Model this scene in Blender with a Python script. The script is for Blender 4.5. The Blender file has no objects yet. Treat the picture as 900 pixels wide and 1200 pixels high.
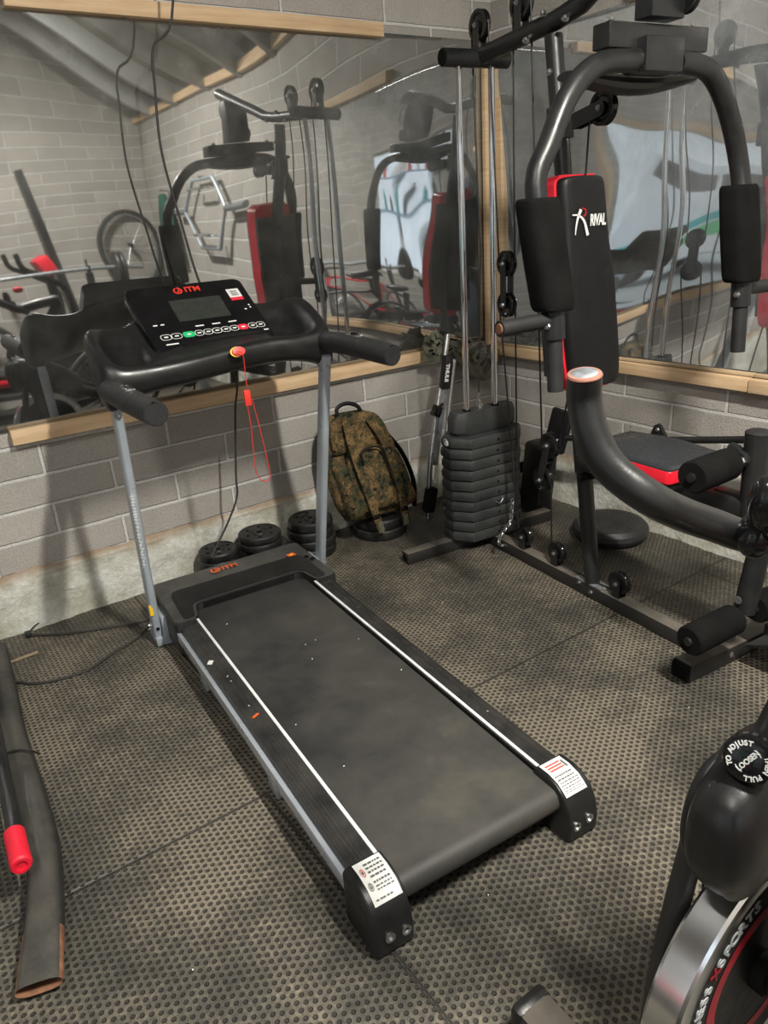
import bpy, bmesh, math, random
from mathutils import Vector as V, Matrix as MX, noise
random.seed(7)
PI=math.pi
SC=bpy.context.scene
COL=SC.collection
I4=MX.Identity(4)

# ------------------------------------------------------------------ materials
def newmat(name):
    m=bpy.data.materials.new(name); m.use_nodes=True
    nt=m.node_tree; nt.nodes.clear()
    out=nt.nodes.new('ShaderNodeOutputMaterial'); return m,nt,out
def N(nt,t,**kw):
    n=nt.nodes.new(t)
    for k,v in kw.items():
        if k=='inp':
            for a,b in v.items(): n.inputs[a].default_value=b
        else: setattr(n,k,v)
    return n
def L(nt,a,b): nt.links.new(a,b)
def math_(nt,op,a,b=None,c=None,clamp=False):
    n=nt.nodes.new('ShaderNodeMath'); n.operation=op; n.use_clamp=clamp
    for i,x in enumerate((a,b,c)):
        if x is None: continue
        if isinstance(x,(int,float)): n.inputs[i].default_value=x
        else: nt.links.new(x,n.inputs[i])
    return n.outputs[0]
def mixc(nt,f,a,b,bt='MIX'):
    n=nt.nodes.new('ShaderNodeMix'); n.data_type='RGBA'; n.blend_type=bt
    for i,x in ((0,f),(6,a),(7,b)):
        if isinstance(x,(int,float)): n.inputs[i].default_value=x
        elif isinstance(x,tuple): n.inputs[i].default_value=(*x,1) if len(x)==3 else x
        else: nt.links.new(x,n.inputs[i])
    return n.outputs[2]
def ramp(nt,f,stops):
    n=nt.nodes.new('ShaderNodeValToRGB'); nt.links.new(f,n.inputs[0])
    e=n.color_ramp.elements
    while len(e)<len(stops): e.new(0.5)
    for q,(p,c) in zip(e,stops): q.position=p; q.color=(*c,1) if len(c)==3 else c
    return n.outputs[0]
def noise_(nt,vec,scale,detail=3,rough=.55,col=False):
    n=nt.nodes.new('ShaderNodeTexNoise'); n.inputs['Scale'].default_value=scale
    n.inputs['Detail'].default_value=detail; n.inputs['Roughness'].default_value=rough
    if vec is not None: nt.links.new(vec,n.inputs['Vector'])
    return n.outputs[1 if col else 0]
def objco(nt): return nt.nodes.new('ShaderNodeTexCoord').outputs['Object']
def mapr(nt,v,a,b,c=0,d=1):
    n=nt.nodes.new('ShaderNodeMapRange'); nt.links.new(v,n.inputs[0])
    for i,x in enumerate((a,b,c,d)): n.inputs[i+1].default_value=x
    return n.outputs[0]
def bump(nt,h,strength=.3,dist=.01):
    n=nt.nodes.new('ShaderNodeBump'); n.inputs['Strength'].default_value=strength
    n.inputs['Distance'].default_value=dist; nt.links.new(h,n.inputs['Height']); return n.outputs[0]
def bsdf(nt,out,base,rough=.5,metal=0,normal=None,spec=None):
    b=nt.nodes.new('ShaderNodeBsdfPrincipled')
    for k,x in (('Base Color',base),('Roughness',rough),('Metallic',metal)):
        if isinstance(x,(int,float)): b.inputs[k].default_value=x
        elif isinstance(x,tuple): b.inputs[k].default_value=(*x,1)
        else: nt.links.new(x,b.inputs[k])
    if normal is not None: nt.links.new(normal,b.inputs['Normal'])
    if spec is not None: b.inputs['Specular IOR Level'].default_value=spec
    nt.links.new(b.outputs[0],out.inputs[0]); return b
def simple(name,col,rough=.5,metal=0,var=.25,scale=12,dust=0,bs=0,bscale=200,dustcol=(.10,.095,.08),spec=None):
    """paint / plastic / metal with wear and a little dust"""
    if dust<.6: dust*=.45
    m,nt,out=newmat(name); co=objco(nt)
    n=noise_(nt,co,scale,4)
    a=tuple(c*(1-var) for c in col); b=tuple(min(1,c*(1+var)) for c in col)
    c=ramp(nt,n,[(.3,a),(.7,b)])
    if dust:
        n2=noise_(nt,co,scale*.6,6,.7)
        if dust>=.6:
            gn=nt.nodes.new('ShaderNodeNewGeometry'); sp=nt.nodes.new('ShaderNodeSeparateXYZ'); nt.links.new(gn.outputs['Normal'],sp.inputs[0])
            f=math_(nt,'MULTIPLY',mapr(nt,sp.outputs[2],.5,.9,.12,1),mapr(nt,n2,.30,.60,.25*dust,dust))
        else: f=mapr(nt,n2,.42,.72,0,dust)
        c=mixc(nt,f,c,dustcol)
    r=mapr(nt,noise_(nt,co,scale*2.3,3),.3,.7,max(.03,rough-.08),min(1,rough+.08))
    nm=bump(nt,noise_(nt,co,bscale,3),bs,.002) if bs else None
    bsdf(nt,out,c,r,metal,nm,spec); return m
def emis(name,col,s):
    m,nt,out=newmat(name); e=N(nt,'ShaderNodeEmission'); e.inputs[0].default_value=(*col,1); e.inputs[1].default_value=s
    L(nt,e.outputs[0],out.inputs[0]); return m

M={}
M['frame']=simple('black_powder_coat',(.011,.012,.013),.36,0,.3,9,.35,.15,300)
M['frame_dusty']=simple('dusty_black_steel',(.012,.012,.013),.45,0,.3,7,.9,.2,250,(.17,.15,.125))
M['foam']=simple('black_foam',(.0075,.0075,.0073),.95,0,.2,15,.15,.5,380,(.05,.05,.045),.10)
M['hoodplastic']=simple('dusty_hood_plastic',(.014,.014,.015),.42,0,.3,9,.8,.3,260,(.085,.085,.078))
M['tubedust']=simple('scuffed_black_tube',(.013,.013,.014),.45,0,.3,14,.62,.4,120,(.10,.095,.08))
M['grip']=simple('black_rubber_grip',(.013,.013,.014),.6,0,.2,20,.2,.5,320)
M['plastic']=simple('black_moulded_plastic',(.009,.0095,.010),.36,0,.2,10,.2,.08,260)
M['gloss']=simple('glossy_black_plastic',(.008,.008,.009),.14,0,.2,10,.1)
M['chrome']=simple('chrome_rod',(.80,.82,.85),.09,1,.04,8)
M['brushed']=simple('brushed_chrome_rim',(.86,.87,.89),.2,1,.04,2.5)
M['ringred']=simple('dark_red_band',(.30,.006,.018),.4,0,.1,20)
M['greyprint']=simple('grey_print',(.42,.44,.45),.5,0,.05,30)
M['steel']=simple('zinc_steel',(.5,.5,.5),.32,1,.15,20)
M['silver']=simple('silver_frame_paint',(.52,.56,.62),.3,.5,.1,8,.2)
M['grey']=simple('grey_painted_steel',(.42,.47,.52),.35,.3,.12,8,.15)
M['vinyl']=simple('black_vinyl_plate',(.010,.010,.010),.5,0,.3,20,.4,.2,200,(.09,.09,.08))
M['stack']=simple('black_stack_plate',(.024,.026,.027),.5,0,.25,12,.5,.2,200,(.12,.12,.11))
M['leather']=simple('black_leatherette',(.0065,.0065,.007),.48,0,.2,18,.1,.15,400,(.05,.05,.05),.3)
M['seatleather']=simple('worn_black_leatherette',(.030,.033,.037),.26,0,.15,6,.1,.05,400)
M['redleather']=simple('red_leatherette',(.75,.012,.03),.4,0,.12,15,0,.2,400)
M['red']=simple('red_rubber',(.72,.012,.035),.45,0,.1,20)
M['redplastic']=simple('red_plastic',(.8,.045,.03),.4,0,.08,20)
M['redcord']=simple('red_cord',(.7,.03,.02),.6,0,.08,20)
M['orange']=simple('orange_print',(.85,.12,.02),.45,0,.05,30)
M['yellow']=simple('yellow_plastic',(.9,.55,.02),.4,0,.05,30)
M['white']=simple('white_print',(.75,.76,.74),.5,0,.08,30)
M['whitestrip']=simple('white_plastic_strip',(.72,.74,.74),.45,0,.15,25)
M['label']=simple('white_label_paper',(.72,.73,.70),.5,0,.06,30)
M['ink']=simple('dark_label_print',(.1,.1,.1),.6,0,.1,30)
M['redink']=simple('red_label_print',(.65,.1,.08),.6,0,.1,30)
M['greenbtn']=simple('green_print',(.02,.5,.17),.4,0,.05,30)
M['redbtn']=simple('red_print',(.75,.03,.06),.4,0,.05,30)
M['screen']=simple('dark_lcd_screen',(.035,.04,.035),.25,0,.15,30)
M['cable']=simple('black_cable',(.012,.012,.012),.45,0,.1,20)
M['cord']=simple('black_cord_dusty',(.03,.028,.026),.6,0,.2,20,.3)
M['rust']=simple('rusty_steel',(.2,.09,.045),.8,.1,.4,40,.4,.4,200)
M['copper']=simple('copper_ring',(.26,.12,.085),.6,.2,.2,40)
M['dull']=simple('scuffed_grey_metal',(.3,.32,.34),.45,.7,.25,40)
M['tyre']=simple('bicycle_tyre',(.02,.02,.02),.7,0,.2,30)
M['shirt']=simple('green_cloth',(.01,.09,.06),.9,0,.3,10)
M['khaki']=simple('tan_strap',(.3,.24,.16),.85,0,.2,20)
M['olive']=simple('olive_webbing',(.12,.122,.088),.85,0,.4,22,.5,.4,200,(.25,.25,.2))
M['disc']=simple('black_balance_rubber',(.022,.023,.024),.5,0,.2,15,.3,.1,200)
M['skin']=simple('skin',(.55,.32,.23),.5,0,.1,20)
M['navy']=simple('dark_cloth',(.03,.035,.045),.9,0,.3,12)
M['hair']=simple('brown_hair',(.06,.035,.02),.6,0,.3,60)
M['teal']=simple('teal_paint',(.03,.42,.42),.5,0,.15,4)
M['paintgreen']=simple('green_paint',(.12,.5,.22),.5,0,.15,4)
M['paintwhite']=simple('white_paint',(.8,.8,.8),.6,0,.08,4)
M['slate']=simple('dark_slate',(.05,.055,.065),.7,0,.2,6)
M['lightblue']=simple('light_blue_paint',(.3,.5,.7),.5,0,.15,4)
M['lamp']=emis('lamp_tube',(1,.97,.9),14)

def wood():
    m,nt,out=newmat('pine_batten'); co=objco(nt)
    mp=N(nt,'ShaderNodeMapping'); L(nt,co,mp.inputs[0]); mp.inputs['Scale'].default_value=(1.4,1.4,22)
    n=noise_(nt,mp.outputs[0],3,5,.6)
    c=ramp(nt,n,[(.3,(.60,.39,.22)),(.5,(.70,.49,.29)),(.7,(.78,.58,.37))])
    v=N(nt,'ShaderNodeTexVoronoi'); v.inputs['Scale'].default_value=5.5; L(nt,co,v.inputs['Vector'])
    k=mapr(nt,v.outputs[0],.03,.075,1,0); c=mixc(nt,k,c,(.16,.07,.03))
    c=mixc(nt,mapr(nt,noise_(nt,co,3,4),.5,.75,0,.4),c,(.36,.25,.14))
    bsdf(nt,out,c,.65,0,bump(nt,n,.15,.002)); return m
M['wood']=wood()

def blocks(axis,zoff,uoff):
    """concrete block coursing; axis 0: wall along x, 1: wall along y"""
    m,nt,out=newmat('concrete_block_wall'); co=objco(nt)
    wv=noise_(nt,co,7,3,.5,True)
    dv=N(nt,'ShaderNodeVectorMath',operation='MULTIPLY_ADD'); L(nt,wv,dv.inputs[0]); dv.inputs[1].default_value=(.009,)*3; L(nt,co,dv.inputs[2])
    s=N(nt,'ShaderNodeSeparateXYZ'); L(nt,dv.outputs[0],s.inputs[0])
    u=math_(nt,'ADD',s.outputs[axis],uoff); z=math_(nt,'ADD',s.outputs[2],zoff)
    cb=N(nt,'ShaderNodeCombineXYZ'); L(nt,u,cb.inputs[0]); L(nt,z,cb.inputs[1])
    b=N(nt,'ShaderNodeTexBrick'); L(nt,cb.outputs[0],b.inputs['Vector'])
    b.inputs['Scale'].default_value=1; b.inputs['Brick Width'].default_value=.456; b.inputs['Row Height'].default_value=.113
    b.inputs['Mortar Size'].default_value=.0075; b.inputs['Mortar Smooth'].default_value=.35; b.inputs['Bias'].default_value=0
    b.inputs['Color1'].default_value=(.49,.46,.42,1); b.inputs['Color2'].default_value=(.60,.565,.515,1); b.inputs['Mortar'].default_value=(.82,.81,.77,1)
    n1=noise_(nt,co,120,3,.7); n2=noise_(nt,co,4,4,.6); n3=noise_(nt,co,45,3,.6)
    c=mixc(nt,mapr(nt,n1,.3,.7,0,1),mixc(nt,1.0,b.outputs[0],(.66,.655,.65),'MULTIPLY'),b.outputs[0])
    c=mixc(nt,mapr(nt,n2,.35,.7,0,.55),c,mixc(nt,1.0,c,(.72,.72,.75),'MULTIPLY'))
    c=mixc(nt,mapr(nt,n1,.62,.68,0,.85),c,(.07,.06,.055))
    c=mixc(nt,mapr(nt,n1,.38,.30,0,.5),c,(.66,.63,.58))
    c=mixc(nt,mapr(nt,n3,.6,.75,0,.35),c,(.42,.40,.37))
    h=math_(nt,'ADD',math_(nt,'MULTIPLY',b.outputs[1],-1.0),math_(nt,'MULTIPLY',n1,.55))
    bsdf(nt,out,c,.95,0,bump(nt,h,.9,.008),.2); return m
M['wallx']=blocks(0,-.228,1.694)
M['wally']=blocks(1,-.228+.113,.11)

def plinth():
    m,nt,out=newmat('rough_footing_concrete'); co=objco(nt)
    n=noise_(nt,co,5,6,.65); n2=noise_(nt,co,60,4,.7)
    c=ramp(nt,n,[(.3,(.42,.40,.31)),(.48,(.60,.59,.50)),(.6,(.78,.78,.72))])
    c=mixc(nt,mapr(nt,n2,.3,.7,.0,.4),c,(.24,.24,.2))
    s=N(nt,'ShaderNodeSeparateXYZ'); L(nt,co,s.inputs[0])
    zz=math_(nt,'ADD',s.outputs[2],math_(nt,'MULTIPLY',noise_(nt,co,9,4),.05))
    c=mixc(nt,mapr(nt,zz,.215,.25,0,.8),c,(.30,.20,.13))
    bsdf(nt,out,c,.95,0,bump(nt,math_(nt,'ADD',n,math_(nt,'MULTIPLY',n2,.3)),.8,.02),.15); return m
M['plinth']=plinth()

def matfloor():
    m,nt,out=newmat('perforated_rubber_mat'); co=objco(nt)
    s=N(nt,'ShaderNodeSeparateXYZ'); L(nt,co,s.inputs[0]); x,y=s.outputs[0],s.outputs[1]
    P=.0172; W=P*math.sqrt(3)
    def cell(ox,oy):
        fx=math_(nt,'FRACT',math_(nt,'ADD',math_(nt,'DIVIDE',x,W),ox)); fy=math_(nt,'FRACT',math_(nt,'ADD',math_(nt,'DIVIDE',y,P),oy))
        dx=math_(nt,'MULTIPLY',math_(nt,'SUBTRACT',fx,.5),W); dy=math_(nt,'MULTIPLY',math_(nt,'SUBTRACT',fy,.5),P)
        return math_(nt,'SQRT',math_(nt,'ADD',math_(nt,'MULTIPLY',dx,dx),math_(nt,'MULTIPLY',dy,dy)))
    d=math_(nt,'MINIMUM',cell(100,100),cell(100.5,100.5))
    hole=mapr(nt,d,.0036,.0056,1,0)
    big=noise_(nt,co,1.9,6,.68); fine=noise_(nt,co,55,4,.7)
    dust=math_(nt,'ADD',math_(nt,'MULTIPLY',big,1.3),math_(nt,'MULTIPLY',fine,.55))
    c=ramp(nt,dust,[(.66,(.034,.033,.029)),(.84,(.080,.073,.059)),(.97,(.15,.13,.097)),(1.0,(.20,.172,.128))])
    c=mixc(nt,mapr(nt,noise_(nt,co,140,3,.7),.45,.7,0,.55),c,(.03,.028,.024))
    c=mixc(nt,mapr(nt,noise_(nt,co,210,2),.72,.78,0,.7),c,(.4,.36,.28))
    # seams between mats
    sy=math_(nt,'ABSOLUTE',math_(nt,'ADD',y,1.33)); seam=mapr(nt,sy,.002,.007,1,0)
    sx=math_(nt,'ABSOLUTE',math_(nt,'ADD',x,2.02)); seam2=math_(nt,'MULTIPLY',mapr(nt,sx,.002,.006,1,0),mapr(nt,y,-1.34,-1.33,1,0))
    sx3=math_(nt,'ABSOLUTE',math_(nt,'ADD',x,.19)); seam3=math_(nt,'MULTIPLY',mapr(nt,sx3,.002,.006,1,0),mapr(nt,y,-1.34,-1.33,1,0))
    sx4=math_(nt,'ABSOLUTE',math_(nt,'ADD',x,1.95)); seam4=math_(nt,'MULTIPLY',mapr(nt,sx4,.002,.006,1,0),mapr(nt,y,-1.33,-1.32,0,1))
    sm=math_(nt,'MAXIMUM',math_(nt,'MAXIMUM',seam,seam2),math_(nt,'MAXIMUM',seam3,seam4))
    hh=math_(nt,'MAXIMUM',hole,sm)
    c=mixc(nt,math_(nt,'MAXIMUM',math_(nt,'MULTIPLY',hole,.80),math_(nt,'MULTIPLY',sm,.8)),c,(.010,.0095,.009))  # holes: bare black rubber, with their shade put into the colour too
    rim=math_(nt,'MULTIPLY',mapr(nt,d,.0056,.0066,1,0),math_(nt,'SUBTRACT',1,hole)); c=mixc(nt,math_(nt,'MULTIPLY',rim,.35),c,(.14,.125,.1))  # lighter dimple rims, shading put into the colour
    h=math_(nt,'SUBTRACT',math_(nt,'MULTIPLY',fine,.12),hh)
    bsdf(nt,out,c,mapr(nt,big,.3,.7,.45,.75),0,bump(nt,h,1.0,.0045),.5); return m
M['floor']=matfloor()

def mirror(name,haze,hbase,tint,hc=(.5,.5,.46),hz=1.9):
    m,nt,out=newmat(name); co=objco(nt)
    g=N(nt,'ShaderNodeBsdfGlossy'); g.inputs['Color'].default_value=(tint,tint*1.02,tint*1.02,1); g.inputs['Roughness'].default_value=.025
    d=N(nt,'ShaderNodeBsdfDiffuse')
    dc=ramp(nt,noise_(nt,co,5,5,.65),[(.3,tuple(.5*q for q in hc)),(.7,hc)]); L(nt,dc,d.inputs[0])
    fine=noise_(nt,co,90,4,.7); mid=noise_(nt,co,6,5,.65)
    s=N(nt,'ShaderNodeSeparateXYZ'); L(nt,co,s.inputs[0])
    up=mapr(nt,s.outputs[2],1.2,hz,0,1)
    spots=mapr(nt,fine,.66,.76,0,.5)
    hz_=math_(nt,'MULTIPLY',mapr(nt,mid,.3,.7,.3,1.0),math_(nt,'MULTIPLY_ADD',up,haze,hbase))
    f=math_(nt,'ADD',hz_,math_(nt,'MULTIPLY',spots,mapr(nt,mid,.4,.7,.15,1)),clamp=True)
    mx=N(nt,'ShaderNodeMixShader'); L(nt,f,mx.inputs[0]); L(nt,g.outputs[0],mx.inputs[1]); L(nt,d.outputs[0],mx.inputs[2])
    L(nt,mx.outputs[0],out.inputs[0]); return m
M['mirror_a']=mirror('dusty_mirror_sheet',.26,.10,.47)
M['mirror_b']=mirror('dusty_mirror_sheet_right',.30,.20,.84,(.66,.70,.72))

def camo():
    m,nt,out=newmat('woodland_camouflage'); co=objco(nt)
    v=N(nt,'ShaderNodeTexVoronoi'); v.inputs['Scale'].default_value=110; L(nt,co,v.inputs['Vector'])
    sn=N(nt,'ShaderNodeVectorMath',operation='SNAP'); L(nt,co,sn.inputs[0]); sn.inputs[1].default_value=(.006,)*3
    n=noise_(nt,sn.outputs[0],16,5,.75); n2=noise_(nt,sn.outputs[0],22,5,.75)
    c=ramp(nt,n,[(.36,(.013,.012,.010)),(.41,(.035,.045,.025)),(.46,(.085,.058,.027)),(.54,(.17,.112,.05)),(.64,(.045,.038,.02))])
    n_=[x for x in nt.nodes if x.type=='VALTORGB'][-1]; n_.color_ramp.interpolation='CONSTANT'
    c=mixc(nt,mapr(nt,n2,.60,.61,0,1),c,(.015,.014,.012))
    bsdf(nt,out,c,.9,0,bump(nt,noise_(nt,co,60,3),.3,.004),.2); return m
M['camo']=camo()
def beltm():
    m,nt,out=newmat('running_belt'); co=objco(nt)
    n=noise_(nt,co,3,6,.65); n2=noise_(nt,co,120,3,.7)
    c=ramp(nt,n,[(.35,(.022,.022,.022)),(.6,(.045,.043,.038)),(.8,(.085,.075,.055))])
    c=mixc(nt,mapr(nt,n2,.72,.78,0,.35),c,(.25,.22,.16))
    bsdf(nt,out,c,mapr(nt,n,.3,.7,.45,.7),0,bump(nt,n2,.25,.001)); return m
M['belt']=beltm()
def ribbed():
    m,nt,out=newmat('ribbed_foot_rail'); co=objco(nt)
    s=N(nt,'ShaderNodeSeparateXYZ'); L(nt,co,s.inputs[0])
    w=math_(nt,'SINE',math_(nt,'MULTIPLY',s.outputs[0],2*PI/.006))
    n=noise_(nt,co,12,5,.65)
    c=ramp(nt,n,[(.35,(.015,.015,.015)),(.75,(.05,.047,.042))])
    bsdf(nt,out,c,.42,0,bump(nt,math_(nt,'ADD',math_(nt,'MULTIPLY',w,.5),n),.5,.002)); return m
M['ribbed']=ribbed()
def ceilm():
    m,nt,out=newmat('fibre_roof_board'); co=objco(nt)
    c=ramp(nt,noise_(nt,co,4,5,.65),[(.3,(.13,.125,.09)),(.7,(.22,.21,.16))]); bsdf(nt,out,c,.95); return m
M['ceiling']=ceilm()
M['rafter']=simple('pale_rafter',(.42,.43,.42),.8,0,.1,5)
M['concrete']=simple('yard_concrete',(.45,.45,.43),.9,0,.15,3)

# ------------------------------------------------------------------ mesh helpers
def B(): return bmesh.new()
def box(bm,c,s,rot=None,bev=.0,seg=2):
    r=bmesh.ops.create_cube(bm,size=1); vs=r['verts']
    bmesh.ops.scale(bm,vec=V(s),verts=vs)
    if bev:
        es=list({e for v in vs for e in v.link_edges})
        rr=bmesh.ops.bevel(bm,geom=es,offset=bev,segments=seg,affect='EDGES',profile=.5)
        vs=list({v for f in rr['faces'] for v in f.verts}|{v for v in vs if v.is_valid})
        vs=list({v for v0 in vs for f in v0.link_faces for v in f.verts})
    m=MX.Translation(V(c))@(rot.to_4x4() if rot is not None else I4)
    bmesh.ops.transform(bm,matrix=m,verts=vs); return vs
def catmull(pts,n=6):
    P=[V(p) for p in pts]
    if len(P)<3: return P
    out=[]; Q=[P[0]*2-P[1]]+P+[P[-1]*2-P[-2]]
    for i in range(1,len(Q)-2):
        a,b,c,d=Q[i-1:i+3]
        for k in range(n):
            t=k/n; out.append(.5*((2*b)+(-a+c)*t+(2*a-5*b+4*c-d)*t*t+(-a+3*b-3*c+d)*t**3))
    out.append(P[-1]); return out
def tube(bm,pts,r,seg=14,smooth=0,caps=True,ry=None,up=None):
    """sweep a circle (or ellipse r x ry) along pts; r may be a list"""
    P=catmull(pts,smooth) if smooth else [V(p) for p in pts]
    n=len(P); rings=[]
    T=[(P[min(i+1,n-1)]-P[max(i-1,0)]).normalized() for i in range(n)]
    ref=V(up) if up else (V((0,0,1)) if abs(T[0].z)<.9 else V((1,0,0)))
    x=(ref-T[0]*ref.dot(T[0])).normalized()
    for i in range(n):
        x=(x-T[i]*x.dot(T[i])).normalized(); y=T[i].cross(x)
        if isinstance(r,(list,tuple)):
            q=i/(n-1)*(len(r)-1); k=min(int(q),len(r)-2); ra=r[k]+(r[k+1]-r[k])*(q-k)
        else: ra=r
        rb=ra if ry is None else ry
        rings.append([bm.verts.new(P[i]+x*ra*math.cos(2*PI*j/seg)+y*rb*math.sin(2*PI*j/seg)) for j in range(seg)])
    for i in range(n-1):
        for j in range(seg):
            f=bm.faces.new((rings[i][j],rings[i][(j+1)%seg],rings[i+1][(j+1)%seg],rings[i+1][j])); f.smooth=True
    if caps:
        bm.faces.new(rings[0][::-1]); bm.faces.new(rings[-1])
    return rings
def bent(pts,r=.05,n=5):
    """polyline with rounded corners"""
    P=[V(p) for p in pts]; out=[P[0]]
    for i in range(1,len(P)-1):
        a,b,c=P[i-1],P[i],P[i+1]; d1=(a-b); d2=(c-b); k=min(r,d1.length*.45,d2.length*.45)
        s=b+d1.normalized()*k; e=b+d2.normalized()*k
        for j in range(n+1):
            t=j/n; out.append(s*(1-t)**2+b*2*t*(1-t)+e*t*t)
    out.append(P[-1]); return out
def frame_of(axis,up=V((0,0,1))):
    z=V(axis).normalized(); 
    if abs(z.dot(up))>.95: up=V((1,0,0))
    x=up.cross(z).normalized(); y=z.cross(x)
    return MX((x,y,z)).transposed()
def lathe(bm,prof,seg=24,c=(0,0,0),axis=(0,0,1),sx=1,sy=1):
    """prof: (radius, height) pairs along axis"""
    F=frame_of(axis); c=V(c); rings=[]
    for r,h in prof:
        if r<1e-6: rings.append([bm.verts.new(c+F@V((0,0,h)))])
        else: rings.append([bm.verts.new(c+F@V((r*sx*math.cos(2*PI*j/seg),r*sy*math.sin(2*PI*j/seg),h))) for j in range(seg)])
    for a,b in zip(rings,rings[1:]):
        for j in range(seg):
            k=(j+1)%seg
            if len(a)==1 and len(b)==1: continue
            if len(a)==1: f=bm.faces.new((a[0],b[j],b[k]))
            elif len(b)==1: f=bm.faces.new((a[j],a[k],b[0]))
            else: f=bm.faces.new((a[j],a[k],b[k],b[j]))
            f.smooth=True
    return rings
def loft(bm,rings,cap=True,close=True,smooth=True):
    R=[[bm.verts.new(V(p)) for p in r] for r in rings]; n=len(R[0])
    for a,b in zip(R,R[1:]):
        for j in range(n if close else n-1):
            k=(j+1)%n; f=bm.faces.new((a[j],a[k],b[k],b[j])); f.smooth=smooth
    if cap:
        bm.faces.new(R[0][::-1]); bm.faces.new(R[-1])
    return R
def prism(bm,poly,z0,z1,fn=None):
    """extrude a 2-D outline between heights; fn maps (x,y,z) to a point"""
    fn=fn or (lambda x,y,z:(x,y,z))
    a=[bm.verts.new(V(fn(x,y,z0))) for x,y in poly]; b=[bm.verts.new(V(fn(x,y,z1))) for x,y in poly]; n=len(poly)
    bm.faces.new(a[::-1]); bm.faces.new(b)
    for i in range(n): bm.faces.new((a[i],a[(i+1)%n],b[(i+1)%n],b[i]))
def bolt(bm,c,axis,r=.009,h=.008):
    lathe(bm,[(0,-h),(r,-h),(r,h*.3),(r*.8,h*.6),(r*.45,h*.6),(r*.45,h*1.3),(0,h*1.4)],6,c,axis)
def finish(bm,mat,name,sub=0,smooth=None,bevel=0,bseg=2):
    bmesh.ops.recalc_face_normals(bm,faces=bm.faces)
    if smooth is not None:
        for f in bm.faces: f.smooth=smooth
    me=bpy.data.meshes.new(name); bm.to_mesh(me); bm.free()
    for x in (mat if isinstance(mat,(list,tuple)) else [mat]): me.materials.append(x)
    return me
def obj(name,bm,mat,parent=None,frame=None,sub=0,smooth=None,bevel=0,auto=True,label=None,bseg=2):
    """link a bmesh as ONE mesh object; coordinates are in `frame` (default world)"""
    fr=frame if frame is not None else I4
    pm=wm(parent) if parent is not None else None
    if pm is not None: tr=pm.inverted()@fr
    else: tr=fr
    if tr!=I4: bmesh.ops.transform(bm,matrix=tr,verts=bm.verts)
    me=finish(bm,M[mat] if isinstance(mat,str) else [M[x] for x in mat],name,smooth=smooth)
    o=bpy.data.objects.new(name,me); COL.objects.link(o)
    if parent is not None: o.parent=parent
    if bevel:
        b=o.modifiers.new('bevel','BEVEL'); b.width=bevel; b.segments=bseg; b.limit_method="ANGLE"; b.angle_limit=math.radians(28); b.harden_normals=True
    if sub:
        s=o.modifiers.new('sub','SUBSURF'); s.levels=sub; s.render_levels=sub
    if auto and not sub:
        try:
            me.polygons.foreach_set('use_smooth',[True]*len(me.polygons)); me.set_sharp_from_angle(angle=math.radians(28))
        except Exception: pass
    if label: o['label']=label
    return o
def wm(o):
    m=o.matrix_basis.copy() if o.parent is None else wm(o.parent)@o.matrix_basis
    return m
def thing(name,label,cat,loc=(0,0,0),rotz=0,group=None):
    o=bpy.data.objects.new(name,None); COL.objects.link(o); o.empty_display_size=.1
    o.matrix_basis=MX.Translation(V(loc))@MX.Rotation(rotz,4,'Z')
    o['label']=label; o['category']=cat
    if group: o['group']=group
    return o
def tag(o,label,cat,group=None,kind=None):
    o['label']=label; o['category']=cat
    if group: o['group']=group
    if kind: o['kind']=kind
    return o
def recenter(o):
    """move a single-mesh thing's origin to the base of its shape"""
    me=o.data; xs=[v.co for v in me.vertices]
    c=V(((min(v.x for v in xs)+max(v.x for v in xs))/2,(min(v.y for v in xs)+max(v.y for v in xs))/2,min(v.z for v in xs)))
    me.transform(MX.Translation(-c)); o.matrix_basis=MX.Translation(c)@o.matrix_basis; return o
def struct(name,bm,mat,parent=None,**k):
    o=obj(name,bm,mat,parent,**k)
    if parent is None: o['kind']='structure'
    return o
def dup(root,loc,rotz,label=None,group=None,scale=None):
    def cp(o,parent):
        c=o.copy(); COL.objects.link(c)
        if parent: c.parent=parent
        for ch in [x for x in list(bpy.data.objects) if x.parent==o]: cp(ch,c)
        return c
    r=cp(root,None); r.matrix_basis=MX.Translation(V(loc))@MX.Rotation(rotz,4,'Z')
    if scale: r.matrix_basis=r.matrix_basis@MX.Diagonal((*scale,1))
    if label: r['label']=label
    if group: r['group']=group
    return r
def text_bm(s,size,bold=0,shear=0,spacing=1,depth=.0006):
    cu=bpy.data.curves.new('writing','FONT'); cu.body=s; cu.size=size; cu.align_x='CENTER'; cu.align_y='CENTER'
    cu.offset=bold; cu.shear=shear; cu.space_character=spacing; cu.extrude=depth; cu.resolution_u=3
    o=bpy.data.objects.new('writing',cu); COL.objects.link(o)
    dg=bpy.context.evaluated_depsgraph_get(); dg.update()
    me=bpy.data.meshes.new_from_object(o.evaluated_get(dg)); bm=bmesh.new(); bm.from_mesh(me)
    bpy.data.objects.remove(o); bpy.data.meshes.remove(me); bpy.data.curves.remove(cu); return bm
def basis(o,x,n):
    """matrix with origin o, x axis along x, z along n"""
    z=V(n).normalized(); x=V(x); x=(x-z*x.dot(z)).normalized(); y=z.cross(x)
    m=MX((x,y,z)).transposed().to_4x4(); m.translation=V(o); return m
def join(bm,other,mat=I4,mi=None):
    me=bpy.data.meshes.new('t'); 
    bmesh.ops.transform(other,matrix=mat,verts=other.verts)
    if mi is not None:
        for f in other.faces: f.material_index=mi
    other.to_mesh(me); other.free(); bm.from_mesh(me); bpy.data.meshes.remove(me)

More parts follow.
